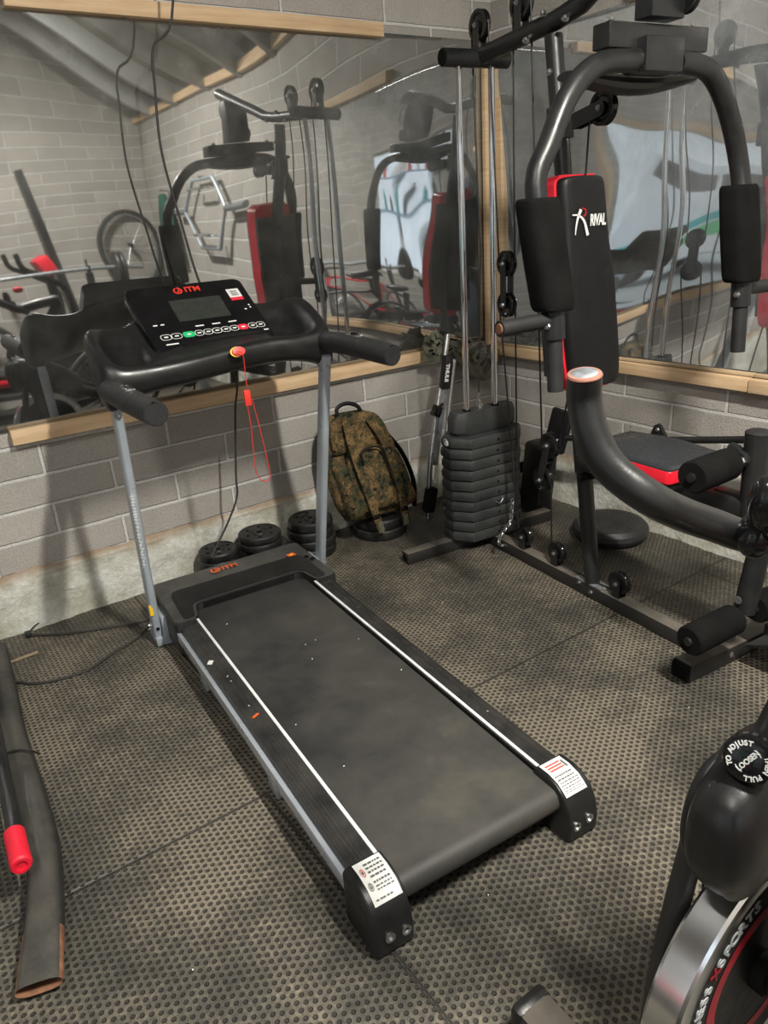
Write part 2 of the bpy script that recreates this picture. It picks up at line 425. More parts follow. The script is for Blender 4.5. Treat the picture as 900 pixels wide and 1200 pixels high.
# ------------------------------------------------------------------ camera (fitted to the photograph)
yaw,pitch,roll,FL,cx,cy,cz=0.5838,0.38167,-0.07205,857.76,-2.5372,-2.7386,1.3257
f=V((math.sin(yaw)*math.cos(pitch),math.cos(yaw)*math.cos(pitch),-math.sin(pitch)))
r=f.cross(V((0,0,1))).normalized(); u=r.cross(f)
c_,s_=math.cos(roll),math.sin(roll)
R_=c_*r+s_*u; U_=-s_*r+c_*u
cam=bpy.data.cameras.new('camera'); co=bpy.data.objects.new('camera',cam); COL.objects.link(co)
m=MX((R_,U_,-f)).transposed().to_4x4(); m.translation=V((cx,cy,cz)); co.matrix_world=m
cam.sensor_fit='VERTICAL'; cam.sensor_height=24; cam.lens=24*FL/1200; cam.clip_start=.02
SC.camera=co

# ------------------------------------------------------------------ the room
XW,YB=-5.6,-4.7      # far wall of the room (x) and the wall behind the camera (y)
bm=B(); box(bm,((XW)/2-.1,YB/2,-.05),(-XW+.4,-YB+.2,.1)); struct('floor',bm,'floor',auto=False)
bm=B(); box(bm,(XW/2,.1,1.35),(-XW+.4,.2,2.7)); struct('wall_left',bm,'wallx',auto=False)
bm=B(); box(bm,(.1,YB/2,1.18),(.2,-YB+.2,2.36)); struct('wall_right',bm,'wally',auto=False)
# wall behind the camera, with a shelf window
bm=B()
for a,b_,z0,z1 in ((0,-2.75,0,3.6),(-2.75,-3.75,0,.95),(-2.75,-3.75,2.0,3.6),(-3.75,XW-.2,0,3.6)):
    box(bm,((a+b_)/2,YB-.1,(z0+z1)/2),(abs(a-b_),.2,z1-z0))
struct('wall_back',bm,'wallx',auto=False)
# far wall with the open garage door
DY0,DY1,DZ=-1.35,-4.25,2.1
bm=B()
for a,b_,z0,z1 in ((.2,DY0,0,4.9),(DY0,DY1,DZ,4.9),(DY1,YB-.2,0,4.9)):
    box(bm,(XW-.1,(a+b_)/2,(z0+z1)/2),(.2,abs(a-b_),z1-z0))
struct('wall_far',bm,'wally',auto=False)
bm=B()
for y in (DY0+.03,DY1-.03): box(bm,(XW+.02,y,DZ/2),(.12,.09,DZ),bev=.006)
box(bm,(XW+.02,(DY0+DY1)/2,DZ+.04),(.12,DY0-DY1+.15,.09),bev=.006)
struct('trim_1',bm,'wood')
# sloping roof boards and rafters
sl=math.tan(math.radians(22))
def roofpt(x,y,d=0): return (x,y,2.36+(-x)*sl+d)
bm=B(); vs=[bm.verts.new(roofpt(x,y,d)) for d in (.12,.17) for x,y in ((.25,.25),(XW-.3,.25),(XW-.3,YB-.3),(.25,YB-.3))]
for q in ((0,1,2,3),(7,6,5,4),(0,4,5,1),(1,5,6,2),(2,6,7,3),(3,7,4,0)): bm.faces.new([vs[i] for i in q])
struct('ceiling',bm,'ceiling',auto=False)
for i in range(9):
    y=-.35-i*.55
    bm=B(); box(bm,(0,0,0),(6.2,.055,.13),bev=.004)
    bmesh.ops.transform(bm,matrix=MX.Translation(V((XW/2,y,2.36-XW/2*sl+.05)))@MX.Rotation(math.atan(sl),4,'Y'),verts=bm.verts)
    struct('trim_%d'%(2+i),bm,'rafter')
bm=B(); box(bm,(.02,YB/2,2.385),(.12,-YB,.05)); struct('trim_11',bm,'wood')
# gable infill above wall_left
bm=B(); prism(bm,[(0,2.7),(0,2.4),(XW-.2,2.4),(XW-.2,2.5-(XW-.2)*sl),(0,2.5)][1:],0,.2,lambda x,z,y:(x,y,z)); struct('wall_gable',bm,'wallx',auto=False)
# rough footing along the walls
def footing(name,axis,L_):
    bm=B(); n=int(L_/.03); rows=8; g=[]
    for j in range(rows+1):
        row=[]
        z=.235*j/rows
        for i in range(n+1):
            a=-L_*i/n
            d=.014+.016*noise.noise(V((a*5,z*9,axis*7)))+.009*noise.noise(V((a*22,z*30,3)))
            if j==rows: d=-.004; z_=z+.014*noise.noise(V((a*9,1,2)))
            else: z_=z
            row.append(bm.verts.new((a,-d,z_) if axis==0 else (-d,a,z_)))
        g.append(row)
    for j in range(rows):
        for i in range(n): bm.faces.new((g[j][i],g[j][i+1],g[j+1][i+1],g[j+1][i])).smooth=True
    struct(name,bm,'plinth')
footing('baseboard_left',0,5.6); footing('baseboard_right',1,4.7)

# ------------------------------------------------------------------ mirrors
def wave_a(x,z):
    return .0016*math.sin(2*PI*(z-.95)/.62+x*1.9)*min(1,max(0,(x+1.35)/.4))+.0008*math.sin(2*PI*(x*.9+z*.35)/.8)+.0010*math.sin(2*PI*(z*1.3-x*.3)/.95+1)
def wave_b(y,z):
    return -.010+.020*(y+.8)*math.sin(2*PI*(z-.95)/1.35)*.8+.0012*math.sin(2*PI*(z-.95)/1.0+y*1.2)+.0010*math.sin(2*PI*(y+.30*z)/1.05+1.0)+.0003*math.sin(2*PI*(z*.8+y)/.40)
def mirror_sheet(name,axis,u0,u1,z0,z1,wave,mat):
    bm=B(); nu=int(abs(u1-u0)/.02); nz=int((z1-z0)/.02); g=[]
    for j in range(nz+1):
        z=z0+(z1-z0)*j/nz; row=[]
        for i in range(nu+1):
            u_=u0+(u1-u0)*i/nu; d=-.012+wave(u_,z)
            row.append(bm.verts.new((u_,d,z) if axis==0 else (d,u_,z)))
        g.append(row)
    for j in range(nz):
        for i in range(nu): bm.faces.new((g[j][i],g[j][i+1],g[j+1][i+1],g[j+1][i])).smooth=True
    # thin rim back to the wall
    def bk(v): 
        c=v.co.copy(); c[1 if axis==0 else 0]=-.001; return bm.verts.new(c)
    for line in (g[0],g[-1],[r_[0] for r_ in g],[r_[-1] for r_ in g]):
        b_=[bk(v) for v in line]
        for i in range(len(line)-1): bm.faces.new((line[i],line[i+1],b_[i+1],b_[i]))
    o=obj(name,bm,mat,auto=False); return o
o=mirror_sheet('wall_mirror',0,-3.3,-.016,.74,1.995,wave_a,'mirror_a'); tag(o,'long dusty wavy mirror sheet fixed to the left block wall behind the treadmill','mirror')
o=mirror_sheet('wall_mirror',1,-.03,-1.62,.715,1.975,wave_b,'mirror_b'); tag(o,'rippled mirror sheet on the right block wall behind the multi-gym','mirror')
def batten(ax_,u0,u1,z0,z1,d0,d1,lab):
    bm=B()
    if ax_==0: box(bm,((u0+u1)/2,-(d0+d1)/2,(z0+z1)/2),(abs(u1-u0),d1-d0,z1-z0),bev=.002)
    else: box(bm,(-(d0+d1)/2,(u0+u1)/2,(z0+z1)/2),(d1-d0,abs(u1-u0),z1-z0),bev=.002)
    o=obj('wooden_batten',bm,'wood'); recenter(o); tag(o,lab,'batten'); return o
batten(0,-2.235,-.371,.692,.742,.0,.042,'long pine batten under the left wall mirror')
batten(0,-1.955,-.595,1.975,2.022,.0,.042,'pine batten along the top edge of the left wall mirror')
batten(1,-.045,-1.345,.665,.712,.0,.042,'pine batten under the right wall mirror, running from the corner')
batten(1,-1.349,-1.95,.663,.711,.0,.042,'short pine batten butted on at right frame edge under right mirror')
bm=B(); box(bm,(-.046,-.03,1.33),(.06,.022,1.23),bev=.002); box(bm,(-.02,-.055,1.33),(.022,.07,1.23),bev=.002)
o=obj('wooden_batten',bm,'wood'); recenter(o); tag(o,'upright pine batten in the corner between the two mirrors','batten')
batten(1,-.75,-1.62,1.975,2.02,.0,.042,'pine batten along the top edge of the right wall mirror')

# ------------------------------------------------------------------ treadmill
TM=thing('treadmill','folding treadmill with grey uprights and black console standing in front of the left mirror','treadmill',(-1.6775,-.617,0),math.atan2(-.0685,.9977))
TF=wm(TM)
def t_(a,b,z): return V((a,-b,z))
def tobj(name,bm,mat,parent=None,**k): return obj(name,bm,mat,parent or TM,frame=TF,**k)
# frame rails
for s in (-1,1):
    bm=B(); box(bm,t_(.274 if s>0 else -.284,.45,.092),(.018,1.43,.036),bev=.003)
    for b in (.2,.75): box(bm,t_(s*.268,b,.03),(.03,.06,.05),bev=.004)
    tobj('frame_rail',bm,'silver')
# belt
prof=[(-.2,.121),(1.222,.121)]+[(1.222+.030*math.sin(t),.091+.030*math.cos(t)) for t in [PI*k/8 for k in range(1,9)]]+[(-.2,.061)]
bm=B(); loft(bm,[[t_(a,b,z) for b,z in prof] for a in (-.207,.207)],smooth=False); tobj('running_belt',bm,'belt')
for s in (-1,1):
    # ribbed foot rail with raised long ridges
    bm=B(); pr_=[(.212,.10),(.212,.128),(.222,.131),(.240,.129),(.248,.133),(.256,.129),(.264,.133),(.270,.129),(.278,.126),(.280,.10)]
    loft(bm,[[t_(s*a,b,z) for a,z in pr_] for b in (-.01,.3,.6,.9,1.18)],smooth=False); tobj('foot_rail',bm,'ribbed')
    bm=B(); box(bm,t_(s*.2175,.59,.1325),(.008,1.19,.004)); tobj('edge_strip',bm,'whitestrip')
    # rear end cap
    pc=[(1.165,.004),(1.165,.136),(1.205,.138),(1.235,.131),(1.262,.112),(1.278,.082),(1.285,.045),(1.282,.004)]
    bm=B(); sec=[(.203,.9),(.208,1),(.288,1),(.296,.93)]
    loft(bm,[[t_(s*a,1.165+(b-1.165)*k,.004+(z-.004)*k) for b,z in pc] for a,k in sec],smooth=False)
    e=tobj('end_cap',bm,'plastic',bevel=.004)
    bm=B()
    for q,zz in ((.225,.045),(.262,.05)): lathe(bm,[(0,0),(.011,0),(.011,.004),(.007,.005),(.007,.001),(0,.001)],12,t_(s*q,1.2835,zz),(0,-1,.1))
    tobj('adjuster',bm,'steel',e)
    # curved warning label on the cap
    lp=[(1.172,.1375),(1.205,.1392),(1.235,.1325),(1.252,.1215),(1.262,.1132)]
    bm=B(); n=len(lp)
    A=[[bm.verts.new(t_(s*a,b,z+.0008)) for b,z in lp] for a in (.214,.276)]
    for i in range(n-1): bm.faces.new((A[0][i],A[0][i+1],A[1][i+1],A[1][i]))
    lb=tobj('warning_label',bm,'label',e,auto=False)
    def lpt(u_,v_):    # u across 0..1 , v along 0..1
        q=v_*(n-1); k=min(int(q),n-2); w=q-k; b=lp[k][0]+(lp[k+1][0]-lp[k][0])*w; z=lp[k][1]+(lp[k+1][1]-lp[k][1])*w
        aa=.214+.062*u_; return t_(s*aa if s>0 else -(.276-.062*u_),b,z+.0018)
    bm=B(); rnd=random.Random(3+s)
    def stripe(u0,u1,v0,v1,mi):
        f_=bm.faces.new([bm.verts.new(lpt(*q)) for q in ((u0,v0),(u1,v0),(u1,v1),(u0,v1))]); f_.material_index=mi
    if s<0:
        for k,v0 in enumerate((.08,.16,.24,.32,.42,.50,.58)):
            u_=.30
            while u_<.86:
                w=rnd.uniform(.05,.14); stripe(u_,min(u_+w,.9),v0,v0+.035,0); u_+=w+.03
        for u_ in (.12,.26,.36,.5,.62): stripe(u_,u_+.09,.80,.86,0)
        for cc in (.22,.50):
            P=[(.15+.075*math.cos(2*PI*i/14),cc+.085*math.sin(2*PI*i/14)) for i in range(14)]; Q=[(.15+.055*math.cos(2*PI*i/14),cc+.062*math.sin(2*PI*i/14)) for i in range(14)]
            vp=[bm.verts.new(lpt(*q)) for q in P]; vq=[bm.verts.new(lpt(*q)) for q in Q]
            for i in range(14): bm.faces.new((vp[i],vp[(i+1)%14],vq[(i+1)%14],vq[i])).material_index=1 if cc<.3 else 0
            stripe(.13,.17,cc-.045,cc+.04,0); stripe(.11,.19,cc-.01,cc+.01,0)
    else:
        for v0 in (.08,.15,.22): stripe(.12,.78,v0,v0+.035,1)
        for v0 in (.36,.44,.52,.60,.68,.76,.84):
            u_=.08
            while u_<.86:
                w=rnd.uniform(.05,.16); stripe(u_,min(u_+w,.92),v0,v0+.028,0); u_+=w+.03
        stripe(.82,.9,.1,.28,0)
    tobj('label_print',bm,['ink','redink'],lb,auto=False)
# motor hood (U shaped round the belt mouth)
def rr(pts,rad,n=5):
    out=[]
    for i in range(len(pts)):
        a,b,c=V((*pts[i-1],0)),V((*pts[i],0)),V((*pts[(i+1)%len(pts)],0))
        k=min(rad,(a-b).length*.45,(c-b).length*.45); s=b+(a-b).normalized()*k; e=b+(c-b).normalized()*k
        for j in range(n+1):
            t=j/n; p=s*(1-t)**2+b*2*t*(1-t)+e*t*t; out.append((p.x,p.y))
    return out
hood=rr([(-.296,.015),(-.292,-.33),(.300,-.36),(.300,.015),(.222,.015),(.200,-.085),(-.200,-.085),(-.222,.015)],.028)
def hz(a,b): return .147+.012*max(0,min(1,(-b-.02)/.2)) -.02*max(0,(-b-.27)/.09)
bm=B(); lo=[bm.verts.new(t_(a,b,.03)) for a,b in hood]; mi_=[bm.verts.new(t_(a,b,hz(a,b)-.008)) for a,b in hood]
cxm=V((0,-.17,0)); hi=[]
for a,b in hood:
    hi.append(bm.verts.new(t_(a*.985,b-.0*0+(-.17-b)*.012,hz(a,b))))
n=len(hood)
for i in range(n):
    j=(i+1)%n; bm.faces.new((lo[i],lo[j],mi_[j],mi_[i])); bm.faces.new((mi_[i],mi_[j],hi[j],hi[i]))
bm.faces.new(hi); bm.faces.new(lo[::-1]); bmesh.ops.triangulate(bm,faces=[f_ for f_ in bm.faces if len(f_.verts)>4])
tobj('motor_hood',bm,'hoodplastic')
band=rr([(-.262,.0),(-.250,-.20),(.250,-.20),(.262,.0),(.224,.0),(.205,-.092),(-.205,-.092),(-.224,.0)],.03)
bm=B(); prism(bm,band,0,1,lambda x,y,z:t_(x,y,hz(x,y)+(-.004 if z==0 else .0025))); bmesh.ops.triangulate(bm,faces=[f_ for f_ in bm.faces if len(f_.verts)>4])
tobj('hood_trim',bm,'plastic')
bm=B(); box(bm,t_(0,-.10,.12),(.40,.03,.05)); tobj('roller_cover',bm,'foam')
def flame_logo(bm,c,R,x,n,mi=0):
    """ring with a small running mark, as printed beside the letters"""
    m=basis(c,x,n); k=20
    for i in range(k):
        if i in (4,5): continue
        a0,a1=2*PI*i/k,2*PI*(i+1)/k
        q=[(R*math.cos(a0),R*math.sin(a0)),(R*math.cos(a1),R*math.sin(a1)),(R*.66*math.cos(a1),R*.66*math.sin(a1)),(R*.66*math.cos(a0),R*.66*math.sin(a0))]
        bm.faces.new([bm.verts.new(m@V((*p,0))) for p in q]).material_index=mi
    for q in ([(-.5,-.35),(.15,-.5),(.5,.0),(.1,-.12)],[(.1,-.12),(.5,0),(.35,.45),(.05,.15)],[(.05,.5),(.35,.45),(.3,1.25),(.02,.95)]):
        bm.faces.new([bm.verts.new(m@V((p[0]*R,p[1]*R,0))) for p in q]).material_index=mi
UX=TF.to_3x3()@V((1,0,0))
def on(bm,txt,size,o,x,n,**k): join(bm,text_bm(txt,size,**k),basis(o,x,n))
bm=B(); on(bm,'ITM',.036,t_(-.005,-.272,.1585),(1,0,0),(0,0,1),bold=.0009,spacing=1.05); flame_logo(bm,t_(-.060,-.272,.159),.019,(1,0,0),(0,0,1))
tobj('brand_mark',bm,'orange',auto=False)
bm=B(); box(bm,t_(.222,-.215,.1585),(.030,.026,.001),MX.Rotation(.2,3,'Z')); tobj('sticker',bm,'orange')
bm=B(); box(bm,t_(.222,-.215,.1593),(.012,.010,.001),MX.Rotation(.9,3,'Z')); tobj('sticker_mark',bm,'yellow')
bm=B()
for a,b in ((.262,-.205+.04),(.272,-.135)): lathe(bm,[(0,0),(.010,0),(.010,.003),(.006,.003),(.006,.001),(0,.001)],12,t_(a,b,.156),(0,0,1))
tobj('hood_screw',bm,'foam')
# uprights
posts=((-.325,-.172,.02,-.066,.87),(.345,-.245,.02,-.008,.925))
for k,(a,b0,z0,b1,z1) in enumerate(posts):
    bm=B(); p0,p1=t_(a,b0,z0),t_(a,b1,z1); d=(p1-p0).normalized(); x=V((1,0,0)); y=d.cross(x)
    def sec(c): return [c+x*(.0145*math.copysign(abs(math.cos(q))**.55,math.cos(q)))+y*(.026*math.copysign(abs(math.sin(q))**.55,math.sin(q))) for q in [2*PI*i/20 for i in range(20)]]
    loft(bm,[sec(p0),sec(p1)]); P_=tobj('upright_post',bm,'grey')
    bm=B(); s=-1 if a<0 else 1
    box(bm,t_(a-s*.032,b0,.06),(.035,.09,.11),bev=.004); 
    box(bm,t_(a-s*.012,b0-.01,.02),(.05,.10,.03),bev=.003); tobj('post_bracket',bm,'grey')
    for bc,bx_,br_ in ((p0+d*.06+x*.0145*s,(s,0,0),.010),(p0+d*.03+y*.02+x*.0145*s,(s,0,0),.007),(p1-d*.035+V((0,-.024,0)),(0,-1,0),.009)):
        bm=B(); bolt(bm,bc,bx_,br_); tobj('bolt',bm,'steel')
    bm=B(); lathe(bm,[(0,0),(.006,0),(.006,.002),(0,.002)],12,p0+d*.05+V((0,-.0265,0)),(0,-1,0)); tobj('pivot_hole',bm,'foam')
    if k==0:
        bm=B(); wr=random.Random(4); zz=.30; line=[]
        while zz<.56:
            line.append((zz,-.011+wr.uniform(-.001,.001))); line.append((zz+.012,.001+wr.uniform(-.004,.003))); zz+=wr.uniform(.008,.017)
        for (za,xa),(zb,xb) in zip(line,line[1:]):
            A_,B_=p0+d*za+V((xa,-.0262,0)),p0+d*zb+V((xb,-.0262,0)); e=V((0,0,.0011)) 
            bm.faces.new([bm.verts.new(q) for q in (A_-e,B_-e,B_+e,A_+e)])
        tobj('post_lettering',bm,'white',P_,auto=False)
        bm=B(); box(bm,p0+d*.13+V((-.010,-.0262,0)),(.012,.0012,.04)); tobj('post_sticker',bm,'yellow',P_)
# console housing
K={ .10:[(.015,.915),(.032,.945),(.032,.985),(.012,1.0),(-.08,.985),(-.2,1.07),(-.32,1.135),(-.34,1.10),(-.22,.98),(-.08,.905)],
 .19:[(.02,.912),(.036,.945),(.032,.985),(.006,1.0),(-.07,.985),(-.19,1.035),(-.27,1.10),(-.30,1.07),(-.2,.98),(-.08,.90)],
 .215:[(.02,.912),(.036,.945),(.032,.985),(.006,.998),(-.055,.950),(-.18,.965),(-.262,1.092),(-.29,1.06),(-.2,.93),(-.08,.895)],
 .29:[(.02,.90),(.036,.94),(.030,.985),(.004,.998),(-.055,.950),(-.16,.970),(-.235,1.095),(-.262,1.06),(-.18,.93),(-.08,.885)],
 .318:[(.02,.88),(.036,.935),(.028,.99),(.0,1.015),(-.05,1.015),(-.14,1.05),(-.205,1.105),(-.228,1.06),(-.16,.94),(-.06,.87)],
 .345:[(.018,.865),(.030,.925),(.022,.985),(-.002,1.02),(-.045,1.045),(-.12,1.08),(-.18,1.10),(-.20,1.05),(-.14,.935),(-.058,.862)],
 .370:[(.005,.875),(.012,.92),(.005,.97),(-.015,1.0),(-.048,1.025),(-.11,1.058),(-.155,1.07),(-.165,1.03),(-.12,.94),(-.058,.88)]}
bm=B(); rings=[]
for a in sorted(K,reverse=True): rings.append([t_(-a+.0,b,z-.012) for b,z in K[a]])
for a in sorted(K): rings.append([t_(a+.02,b-.03,z+.006) for b,z in K[a]])
loft(bm,rings); hs=tobj('console_housing',bm,'plastic',sub=2)
# console panel
pf,pb=t_(.027,-.105,.992),t_(.010,-.338,1.168); yv=(pb-pf).normalized(); xv=V((1,.03,0)).normalized(); nv=xv.cross(yv).normalized()
PL=(pb-pf).length
def pp(u_,v_,h=0): return pf+xv*(u_-.5)*.395+(pb-pf)*(1-v_)+nv*h     # u 0..1 left-right, v 0..1 back-front
ol=rr([(0,0),(1,0),(1,1),(0,1)],.085,6)
bm=B(); R0=[[pp(*q,-.045) for q in ol],[pp(*q,-.006) for q in ol],[pp(.5+(q[0]-.5)*.985,.5+(q[1]-.5)*.98,0) for q in ol]]
loft(bm,R0,smooth=False); pn=tobj('console_panel',bm,'gloss')
def quad(bm,u0,u1,v0,v1,h=.0012,mi=0,r=0):
    o_=rr([(u0,v0),(u1,v0),(u1,v1),(u0,v1)],r,4) if r else [(u0,v0),(u1,v0),(u1,v1),(u0,v1)]
    f_=bm.faces.new([bm.verts.new(pp(*q,h)) for q in o_]); f_.material_index=mi
bm=B(); quad(bm,.30,.74,.26,.60); tobj('display',bm,'screen',pn,auto=False)
bm=B(); on(bm,'ITM',.032,pp(.55,.11,.0008),xv,nv,bold=.0008,spacing=1.05); flame_logo(bm,pp(.425,.115,.0014),.015,xv,nv); tobj('brand_mark',bm,'redplastic',pn,auto=False)
bm=B(); quad(bm,.82,.93,.18,.32); quad(bm,.82,.93,.32,.37,mi=1)
for k in range(3): quad(bm,.845,.905,.215+.03*k,.23+.03*k,.0018,2)
tobj('panel_sticker',bm,['label','redprint' if 'redprint' in M else 'redbtn','ink'],pn,auto=False)
def pill(c,w,h_,mi,fill=False):
    u0,u1,v0,v1=c-w/2,c+w/2,.80-h_/2,.80+h_/2
    a_=rr([(u0,v0),(u1,v0),(u1,v1),(u0,v1)],.034,5)
    if fill: bm.faces.new([bm.verts.new(pp(*q,.0014)) for q in a_]).material_index=mi
    b_=[(c+(q[0]-c)*(1-.006/w*1.6),.80+(q[1]-.80)*(1-.012/h_)) for q in a_]; k=len(a_)
    A=[bm.verts.new(pp(*q,.0012)) for q in a_]; C=[bm.verts.new(pp(*q,.0012)) for q in b_]
    for i in range(k): bm.faces.new((A[i],A[(i+1)%k],C[(i+1)%k],C[i])).material_index=0
xs=[.13,.215,.315,.40,.475,.55,.625,.70,.775,.86,.93]
ws=[.085,.085,.095,.07,.07,.075,.07,.07,.085,.075,.075]
for i,(x_,w_) in enumerate(zip(xs,ws)):
    mi=1 if i==2 else 2 if i==8 else 0; bm=B()
    pill(x_,w_,.085,mi,i in (2,8)); quad(bm,x_-.016,x_+.016,.792,.812,.0022,0)
    tobj('button',bm,['white','greenbtn','redbtn'],pn,auto=False)
for x0,x1,v0 in ((.40,.47,.685),(.54,.61,.685),(.68,.75,.685),(.08,.115,.60),(.14,.17,.60),(.88,.90,.52),(.93,.945,.50),(.93,.945,.46),(.10,.20,.90),(.93,.97,.88)):
    bm=B(); quad(bm,x0,x1,v0,v0+.018); tobj('printed_mark',bm,'white',pn,auto=False)
bm=B(); box(bm,pp(.56,.955,.004),(.27,.012,.008),MX((xv,yv,nv)).transposed(),bev=.003); tobj('book_ledge',bm,'gloss',pn)
# handles with rubber grips
for k,(p0,p1,p2) in enumerate(((t_(-.345,.0,.925),t_(-.338,.18,.928),t_(-.318,.40,.925)),(t_(.352,-.02,.965),t_(.362,.14,.968),t_(.388,.345,.955)))):
    bm=B(); tube(bm,[p0,p0+(p1-p0)*.12],.030,16,ry=.024,up=(0,0,1)); tobj('handle_collar',bm,'gloss')
    q=[p0+(p1-p0)*.1,p1,p2-(p2-p1)*.06,p2]
    bm=B(); tube(bm,q,[.033,.034,.033,.031,.021],18,smooth=4,ry=None,up=(0,0,1)); 
    c0=(p0+p2)/2
    for v in bm.verts: v.co.x=c0.x+(v.co.x-c0.x)*1.0
    h=tobj('handle_grip',bm,'grip')
    bm=B(); c=p1+(p2-p1)*.12+V((0,0,.0325)); d=(p2-p1).normalized(); box(bm,c,(.022,.075,.006),basis((0,0,0),V((0,0,1)).cross(d)*-1,(0,0,1)).to_3x3(),bev=.002); tobj('pulse_sensor',bm,'chrome',h)
    bm=B(); box(bm,c+d*.004+V((0,0,.005)),(.012,.03,.008),basis((0,0,0),V((0,0,1)).cross(d)*-1,(0,0,1)).to_3x3(),bev=.003); tobj('speed_switch',bm,'gloss',h)
# safety key, clip and lanyard
kc=t_(.038,.036,.982)
bm=B(); lathe(bm,[(0,-.002),(.018,-.002),(.0185,.002),(.017,.006),(0,.0075)],20,kc,(0,-1,.35),sx=1.15,sy=.8); ky=thing('safety_key','red and yellow treadmill safety key with a red cord hanging in a loop','safety key',tuple(TF@kc))
def kobj(name,bm,mat,par=None,**k): return obj(name,bm,mat,par or ky,frame=TF,**k)
kobj('key_cap',bm,'redplastic')
bm=B(); lathe(bm,[(.012,-.003),(.0195,-.003),(.0195,.0005),(.012,.0005)],20,kc+V((-.004,0,0)),(0,-1,.35),sx=1.15,sy=.8); kobj('key_ring',bm,'yellow')
def w2t(p): return TF.inverted()@V(p)
bm=B(); tube(bm,[w2t(p) for p in ((-1.656,-.672,.985),(-1.640,-.675,.98),(-1.634,-.668,.95),(-1.634,-.662,.905),(-1.632,-.66,.875))],.0016,6,4); kobj('short_cord',bm,'redcord')
bm=B(); box(bm,w2t((-1.636,-.66,.840)),(.021,.011,.050),bev=.003); cl=kobj('clip',bm,'redplastic')
bm=B(); lathe(bm,[(0,0),(.0022,0),(.0022,.001),(0,.001)],8,w2t((-1.636,-.6655,.822)),(0,-1,0)); kobj('clip_hole',bm,'ink',cl)
bm=B(); tube(bm,[w2t(p) for p in ((-1.640,-.662,.818),(-1.637,-.66,.75),(-1.640,-.66,.68),(-1.640,-.655,.61),(-1.628,-.652,.572),(-1.606,-.652,.558),(-1.592,-.652,.570),(-1.594,-.652,.63),(-1.602,-.655,.70),(-1.613,-.658,.78),(-1.622,-.66,.835))],.0014,6,5); kobj('cord_loop',bm,'redcord')

# bits of debris lying on the treadmill and the mat
rd_=random.Random(8); bm=B()
for k in range(24):
    if k<13: c=TF@t_(rd_.uniform(-.2,.2) if k%3 else rd_.choice((-.25,.25)),rd_.uniform(0,1.1),.1335 if k%3==0 else .1225)
    else: c=V((rd_.uniform(-2.4,-.9),rd_.uniform(-2.0,-.7),.002))
    box(bm,c,(rd_.uniform(.002,.007),rd_.uniform(.0015,.003),.001),MX.Rotation(rd_.uniform(0,3),3,'Z'))
o=obj('debris',bm,'label'); tag(o,'small pale flecks of paper and grit scattered on treadmill and rubber mat','debris',kind='stuff')
bm=B(); box(bm,TF@t_(-.252,.60,.1345),(.022,.006,.002),MX.Rotation(.4,3,'Z')); o=obj('wood_chip',bm,'orange'); recenter(o); tag(o,'small orange wood chip on the left foot rail of the treadmill','chip')
bm=B(); box(bm,TF@t_(-.268,.28,.1345),(.020,.014,.002),MX.Rotation(.9,3,'Z')); o=obj('paper_scrap',bm,'label'); recenter(o); tag(o,'white paper scrap on the left foot rail of the treadmill near the hood','scrap')
# cords
def cable(name,pts,r_,label,mat='cable',cat='cable',sm=6,group=None):
    bm=B(); tube(bm,pts,r_,8,sm); o=obj(name,bm,mat); recenter(o); tag(o,label,cat,group); return o
cable('hanging_cord',[(-1.44,-.2,2.6),(-1.50,-.2,1.985),(-1.585,-.2,1.86),(-1.601,-.2,1.753),(-1.613,-.2,1.562),(-1.582,-.2,1.331),(-1.558,-.2,1.178),(-1.50,-.2,.95),(-1.48,-.22,.80),(-1.50,-.22,.70),(-1.535,-.22,.455),(-1.545,-.22,.368),(-1.60,-.22,.272),(-1.69,-.235,.165)],.0042,'black cord hanging from the roof down behind the treadmill console','cord',cat='cord')
cable('power_cord',[(-1.99,-.33,.02),(-2.06,-.36,.006),(-2.15,-.40,.006),(-2.25,-.445,.006),(-2.38,-.42,.006),(-2.49,-.33,.006),(-2.75,-.25,.006)],.0045,'thin black power cord running across the floor from the treadmill to the left edge','cord')
pc=cable('loose_cord',[(-1.97,-.26,.012),(-2.03,-.24,.006),(-2.10,-.205,.006),(-2.185,-.17,.006),(-2.26,-.13,.006),(-2.33,-.075,.006),(-2.35,-.062,.006)],.005,'short black cord ending in a plug on the floor near the left wall','cord')
bm=B(); box(bm,(0,0,.006),(.02,.03,.018),bev=.004); tube(bm,[(0,0,.01),(.03,.02,.02),(.05,.045,.015)],.0025,6)
bmesh.ops.transform(bm,matrix=MX.Translation(V((-2.352,-.062,.006))),verts=bm.verts)
obj('plug',bm,'cable',pc)
bm=B(); box(bm,(0,0,0),(.145,.012,.004),MX.Rotation(.05,3,'Z')); bmesh.ops.transform(bm,matrix=MX.Translation(V((-2.42,-.205,.003))),verts=bm.verts)
o=obj('wood_splinter',bm,'khaki'); recenter(o); tag(o,'thin pale splinter of wood on the rubber mat at the left edge','splinter')

# ------------------------------------------------------------------ home multi-gym   (local x forward, y to its side, z up)
GY=thing('multi_gym','black home multi-gym with weight stack, press arms and red-edged pads in the corner','multi-gym',(-.57,-.55,0),math.atan2(-.9955,-.095))
GF=wm(GY)
def g(s,t,z): return V((s,t,z))
def gobj(name,bm,mat,parent=None,**k): return obj(name,bm,mat,parent or GY,frame=GF,**k)
def gbolts(pts,axis,parent,r_=.010):
    for p in pts:
        bm=B(); bolt(bm,V(p),axis,r_); gobj('bolt',bm,'steel',parent)
